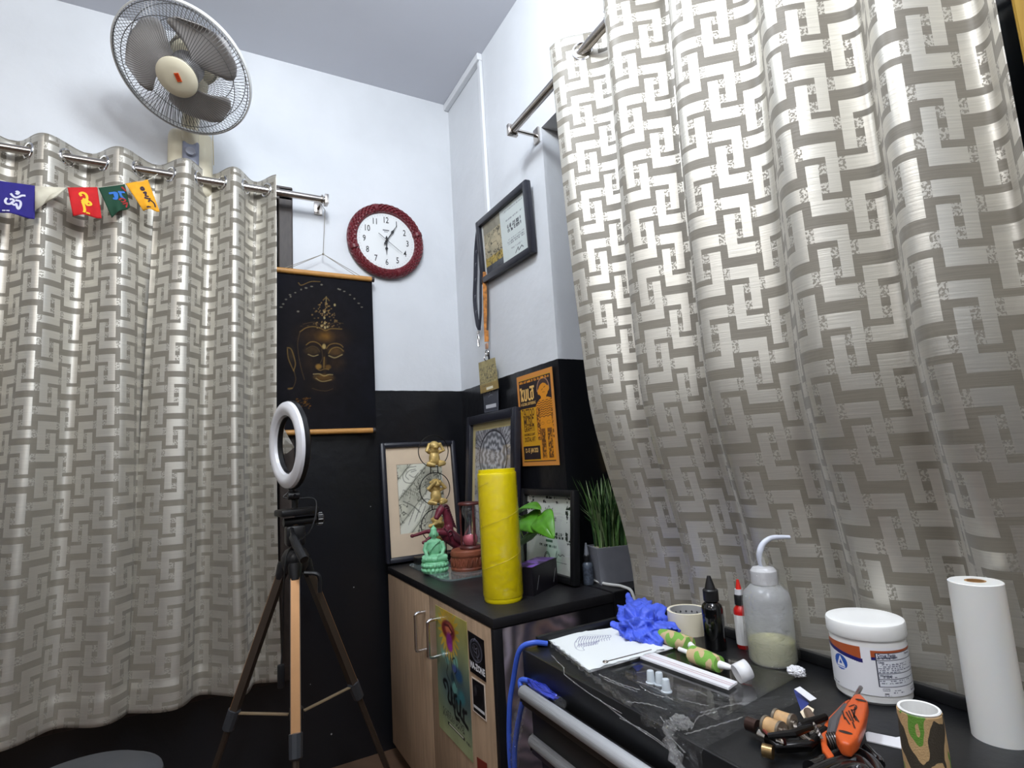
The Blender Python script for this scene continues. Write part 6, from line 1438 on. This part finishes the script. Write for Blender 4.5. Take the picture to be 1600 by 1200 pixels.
part('gathered_edge', Geo().tube(spline([top(862, 1006, TZ+.008), top(890, 1028, TZ+.008), top(930, 1060, TZ+.007), top(985, 1102, TZ+.007)], 40), .0035+.002*np.sin(np.arange(40)*1.7), 8), PLAST, t, 25)
CREASE = film('film crease', gloss=.16, rough=.10, edge=.4, haze=.07, bump=.8, bscale=120)
for st in ([(480, 570), (640, 640), (800, 690)], [(520, 606), (660, 660), (780, 704)], [(780, 625), (930, 680), (1060, 775)], [(560, 805), (780, 920), (960, 1045)], [(700, 782), (860, 800), (1010, 842)], [(1000, 925), (1060, 980), (1110, 1010)],
           [(110, 420), (250, 560), (430, 690), (620, 800)], [(440, 690), (620, 830), (820, 960), (960, 1060)], [(1100, 760), (1220, 790), (1335, 815)], [(1270, 870), (1420, 830), (1600, 790)], [(1160, 1035), (1350, 980), (1600, 905)], [(1200, 1000), (1260, 900), (1400, 860)], [(1180, 690), (1260, 705), (1320, 735)], [(960, 900), (1030, 1000), (1090, 1080)], [(800, 660), (900, 720), (1060, 760)]):
    pts = spline([top(840+x/5, 940+y/5, TZ+.0075) for x, y in st], 22); pts[:, 2] += .0006*np.sin(np.arange(22)*1.9)
    k = pts[:, 0] < TX0-.003; pts[k, 2] = TZ+.004-(TX0-.003-pts[k, 0])*.8; pts[k, 0] = TX0-.009
    part('crease', Geo().tube(pts, .0005+.0005*rng.random(22), 6), CREASE, t)
part('crumpled_corner', crumple(top(1066, 1142, TZ)+np.array([0, 0, .010]), (.016, .020, .009), 31, .6, 40, 26, 11), CREASE, t, 20)
# torn wrapper and sachet
c = top(1247, 1070, TZ)
t = thing('torn_wrapper', 'torn white and blue wrapper behind the tattoo machine', 'wrapper', (c[0], c[1], TZ))
WP = mat('white paper matte', S(214, 214, 218), .7)
part('white_paper', crumple(top(1246, 1062, TZ)+np.array([0, 0, .012]), (.017, .019, .010), 21, .62, 44, 30, 11), WP, t, 25)
def sheet(q, zs, m, nm):
    V_ = [top(*c_, TZ+z) for c_, z in zip(q, zs)]; o = part(nm, Geo().add(V_, [tuple(range(len(V_)))]), m, t, 0); o.modifiers.new('s', 'SOLIDIFY').thickness = .0006
sheet([(1241, 1077), (1250, 1073), (1276, 1092), (1266, 1096)], (.020, .022, .014, .012), WP, 'paper_strip')
sheet([(1240, 1078), (1256, 1085), (1264, 1100), (1252, 1112)], (.012, .012, .008, .006), mat('blue wrapper', S(44, 56, 120), .35), 'blue_flap')
sheet([(1250, 1112), (1262, 1102), (1272, 1108), (1268, 1118), (1256, 1122)], (.010, .014, .012, .008, .006), mat('cream paper', S(220, 206, 180), .7), 'cream_flap')
# tattoo machine
c = top(1232, 1155, TZ)
t = thing('tattoo_machine', 'black tattoo machine with two beige wound coils on the trolley', 'tattoo machine', (c[0], c[1], TZ))
MB_ = mat('machine black metal', S(28, 26, 26), .25, metal=.6); COIL = mat('beige wound coil', S(186, 150, 106), .5, var=.35, scale=70); 
mz = lambda x, y, z=.02: top(x, y, TZ+z)
for a, b_ in (((1195, 1132), (1222, 1143)), ((1211, 1121), (1240, 1131))):
    p0, p1 = mz(*a, .026), mz(*b_, .026); d = (p1-p0)/np.linalg.norm(p1-p0)
    cl = part('coil', Geo().tube([p0+d*.003, p1-d*.003], .0092, 24), COIL, t); part('coil_washer', Geo().tube([p0, p0+d*.003], .0102, 24), mat('coil ring', S(120, 110, 96), .35, metal=.5), cl); part('coil_washer', Geo().tube([p1-d*.003, p1], .0102, 24), mat('coil ring', S(120, 110, 96), .35, metal=.5), cl); part('coil_core', Geo().tube([p1-d*.001, p1+d*.002], .0045, 16), STEEL, cl)
part('frame_bar', Geo().tube([mz(1186, 1142, .012), mz(1215, 1168, .010), mz(1262, 1165, .012), mz(1290, 1140, .016)], [.005, .006, .006, .0045], 14), MB_, t)
part('frame_plate', Geo().tube([mz(1222, 1150, .010), mz(1250, 1135, .020), mz(1290, 1120, .022)], [.0045, .006, .004], 14), MB_, t)
part('armature', Geo().tube([mz(1200, 1150, .034), mz(1240, 1146, .038), mz(1268, 1136, .036)], [.003, .0045, .003], 8), MB_, t)
for a, b_, r_, m_ in (((1168, 1130), (1184, 1136), .0080, 'screw dark'), ((1188, 1148), (1200, 1154), .0066, 'steel'), ((1192, 1172), (1208, 1176), .0070, 'brassy'), ((1216, 1158), (1228, 1162), .0060, 'steel'), ((1262, 1140), (1272, 1152), .0060, 'steel'), ((1254, 1152), (1268, 1162), .0045, 'steel')):
    mm_ = {'steel': STEEL, 'screw dark': mat('dark screw', S(70, 52, 46), .3, metal=.7), 'brassy': mat('brass screw', S(140, 116, 80), .3, metal=.8)}[m_]
    part('screw', Geo().tube([mz(*a, .014), mz(*b_, .014)], r_, 16), mm_, t)
part('wire', Geo().tube(spline([mz(1192, 1140, .022), mz(1205, 1150, .034), mz(1222, 1152, .030), mz(1228, 1164, .012)], 20), .0016, 6), mat('red wire', S(120, 40, 36), .4), t)
part('spring', Geo().tube([mz(1270+8*math.cos(a)*.2+q*14, 1130+8*math.sin(a)*.5+q*26, .018+.004*math.cos(a)) for q in np.linspace(0, 1, 50) for a in (q*30,)], .0014, 6), STEEL, t)
part('tube_vise', Geo().tube([mz(1262, 1112, .010), mz(1274, 1135, .012), mz(1282, 1146, .012)], [.005, .0062, .008], 12), mat('brown tube', S(120, 100, 84), .4, metal=.4), t)
# orange spring clip
c = top(1312, 1150, TZ)
t = thing('spring_clip', 'orange spring loaded clip tool with black marks beside the machine', 'clip', (c[0], c[1], TZ))
ORG_ = mat('orange plastic', S(196, 84, 34), .38, var=.05, scale=30); Z1 = .030
def plate(q, z, th, m, nm, bev=.004):
    V_ = [top(*p, TZ+z) for p in q]; V_ = [np.array(v) for v in V_]; bm = bmesh.new(); vs_ = [bm.verts.new(v) for v in V_]; f_ = bm.faces.new(vs_); ex = bmesh.ops.extrude_face_region(bm, geom=[f_]); 
    for v in ex['geom']:
        if isinstance(v, bmesh.types.BMVert): v.co.z -= th
    bmesh.ops.recalc_face_normals(bm, faces=bm.faces)
    if bev: bmesh.ops.bevel(bm, geom=list(bm.edges), offset=bev, segments=3, profile=.5, affect='EDGES')
    bm.verts.index_update(); g = Geo().add([v.co[:] for v in bm.verts], [[x.index for x in f.verts] for f in bm.faces]); bm.free(); return part(nm, g, m, t)
up = plate([(1333, 1084), (1344, 1082), (1356, 1094), (1351, 1122), (1340, 1150), (1328, 1162), (1312, 1158), (1304, 1144), (1312, 1118), (1322, 1098)], .036, .015, ORG_, 'upper_handle', .0035)
plate([(1318, 1096), (1328, 1090), (1306, 1120), (1292, 1146), (1292, 1162), (1304, 1180), (1296, 1184), (1284, 1170), (1281, 1148), (1290, 1124)], .018, .012, ORG_, 'lower_handle', .002)
part('core', Geo().tube([top(1322, 1104, TZ+.016), top(1306, 1132, TZ+.016), top(1300, 1160, TZ+.013)], [.004, .008, .007], 10), mat('grey clip core', S(80, 78, 80), .5), t)
sp0, sp1 = top(1316, 1158, TZ+.016), top(1294, 1160, TZ+.014); dd = sp1-sp0; e1 = dd/np.linalg.norm(dd); u1 = np.cross(e1, [0, 0, 1]); u1 /= np.linalg.norm(u1); w1 = np.cross(e1, u1)
part('spring', Geo().tube([sp0+dd*q+.0085*(math.cos(q*36)*u1+math.sin(q*36)*w1) for q in np.linspace(0, 1, 110)], .0013, 6), mat('dark spring', S(84, 80, 78), .3, metal=.8), t)
part('tip_rod', Geo().tube([top(1336, 1090, TZ+.026), top(1345, 1074, TZ+.030)], .0026, 10), STEEL, t)
for (x, y, rx_, an) in ((1345, 1094, .006, .9), (1321, 1144, .007, .9)):
    pp = top(x, y, TZ+.0365); part('slot', Geo().ell(pp, (rx_, .0028, .0006), rot=(0, 0, an-2.2)), mat('slot black', S(40, 24, 18), .6), up)
g = Geo()
for st in ([(1326, 1104), (1336, 1101), (1338, 1107), (1330, 1110)], [(1336, 1104), (1334, 1122)], [(1322, 1112), (1330, 1126)], [(1326, 1110), (1334, 1128)], [(1330, 1108), (1338, 1126)], [(1320, 1120), (1328, 1132)], [(1316, 1110), (1320, 1124)], [(1336, 1118), (1342, 1128)], [(1332, 1128), (1336, 1138)]):
    g.ribbon(np.array([top(*p, TZ+.0366) for p in spline(st, 8)]), .0016, (0, 0, 1))
part('printed_marks', g, mat('clip black print', S(52, 28, 20), .6), up, 0, kind='stuff')
# black cords at the bottom edge
t = thing('foot_pedal_cord', 'glossy black cord bundle at the bottom edge below the orange clip', 'cord', tuple(top(1320, 1195, TZ)))
GBL = mat('glossy black rubber', S(16, 16, 18), .15, coat=.5)
for k, st in enumerate(([(1270, 1200), (1300, 1186), (1335, 1178), (1365, 1196), (1380, 1230)], [(1262, 1215), (1300, 1198), (1340, 1192), (1362, 1212)], [(1300, 1176), (1330, 1172), (1352, 1176), (1372, 1186), (1376, 1194)], [(1282, 1225), (1320, 1204), (1350, 1206), (1380, 1240)])):
    r_ = .0075 if k != 2 else .0045; part('cord', Geo().tube(spline([top(*p, TZ+r_+.0005+.006*(k % 2)) for p in st], 30), r_, 12), GBL, t)
part('plug', Geo().tube([top(1268, 1205, TZ+.010), top(1284, 1196, TZ+.010)], [.010, .008], 16), GBL, t); part('clip_arm', Geo().tube([top(1352, 1168, TZ+.010), top(1372, 1186, TZ+.006)], [.005, .003], 10), GBL, t)
# loose white paper strip
q = [(1352, 1145), (1356, 1143), (1400, 1152), (1421, 1148), (1422, 1172), (1354, 1157)]
single('paper_strip', slab(q, TZ+.0004, .0012), WP, 'short white paper strip between the orange clip and the wrapped cup', 'paper', smooth=0)
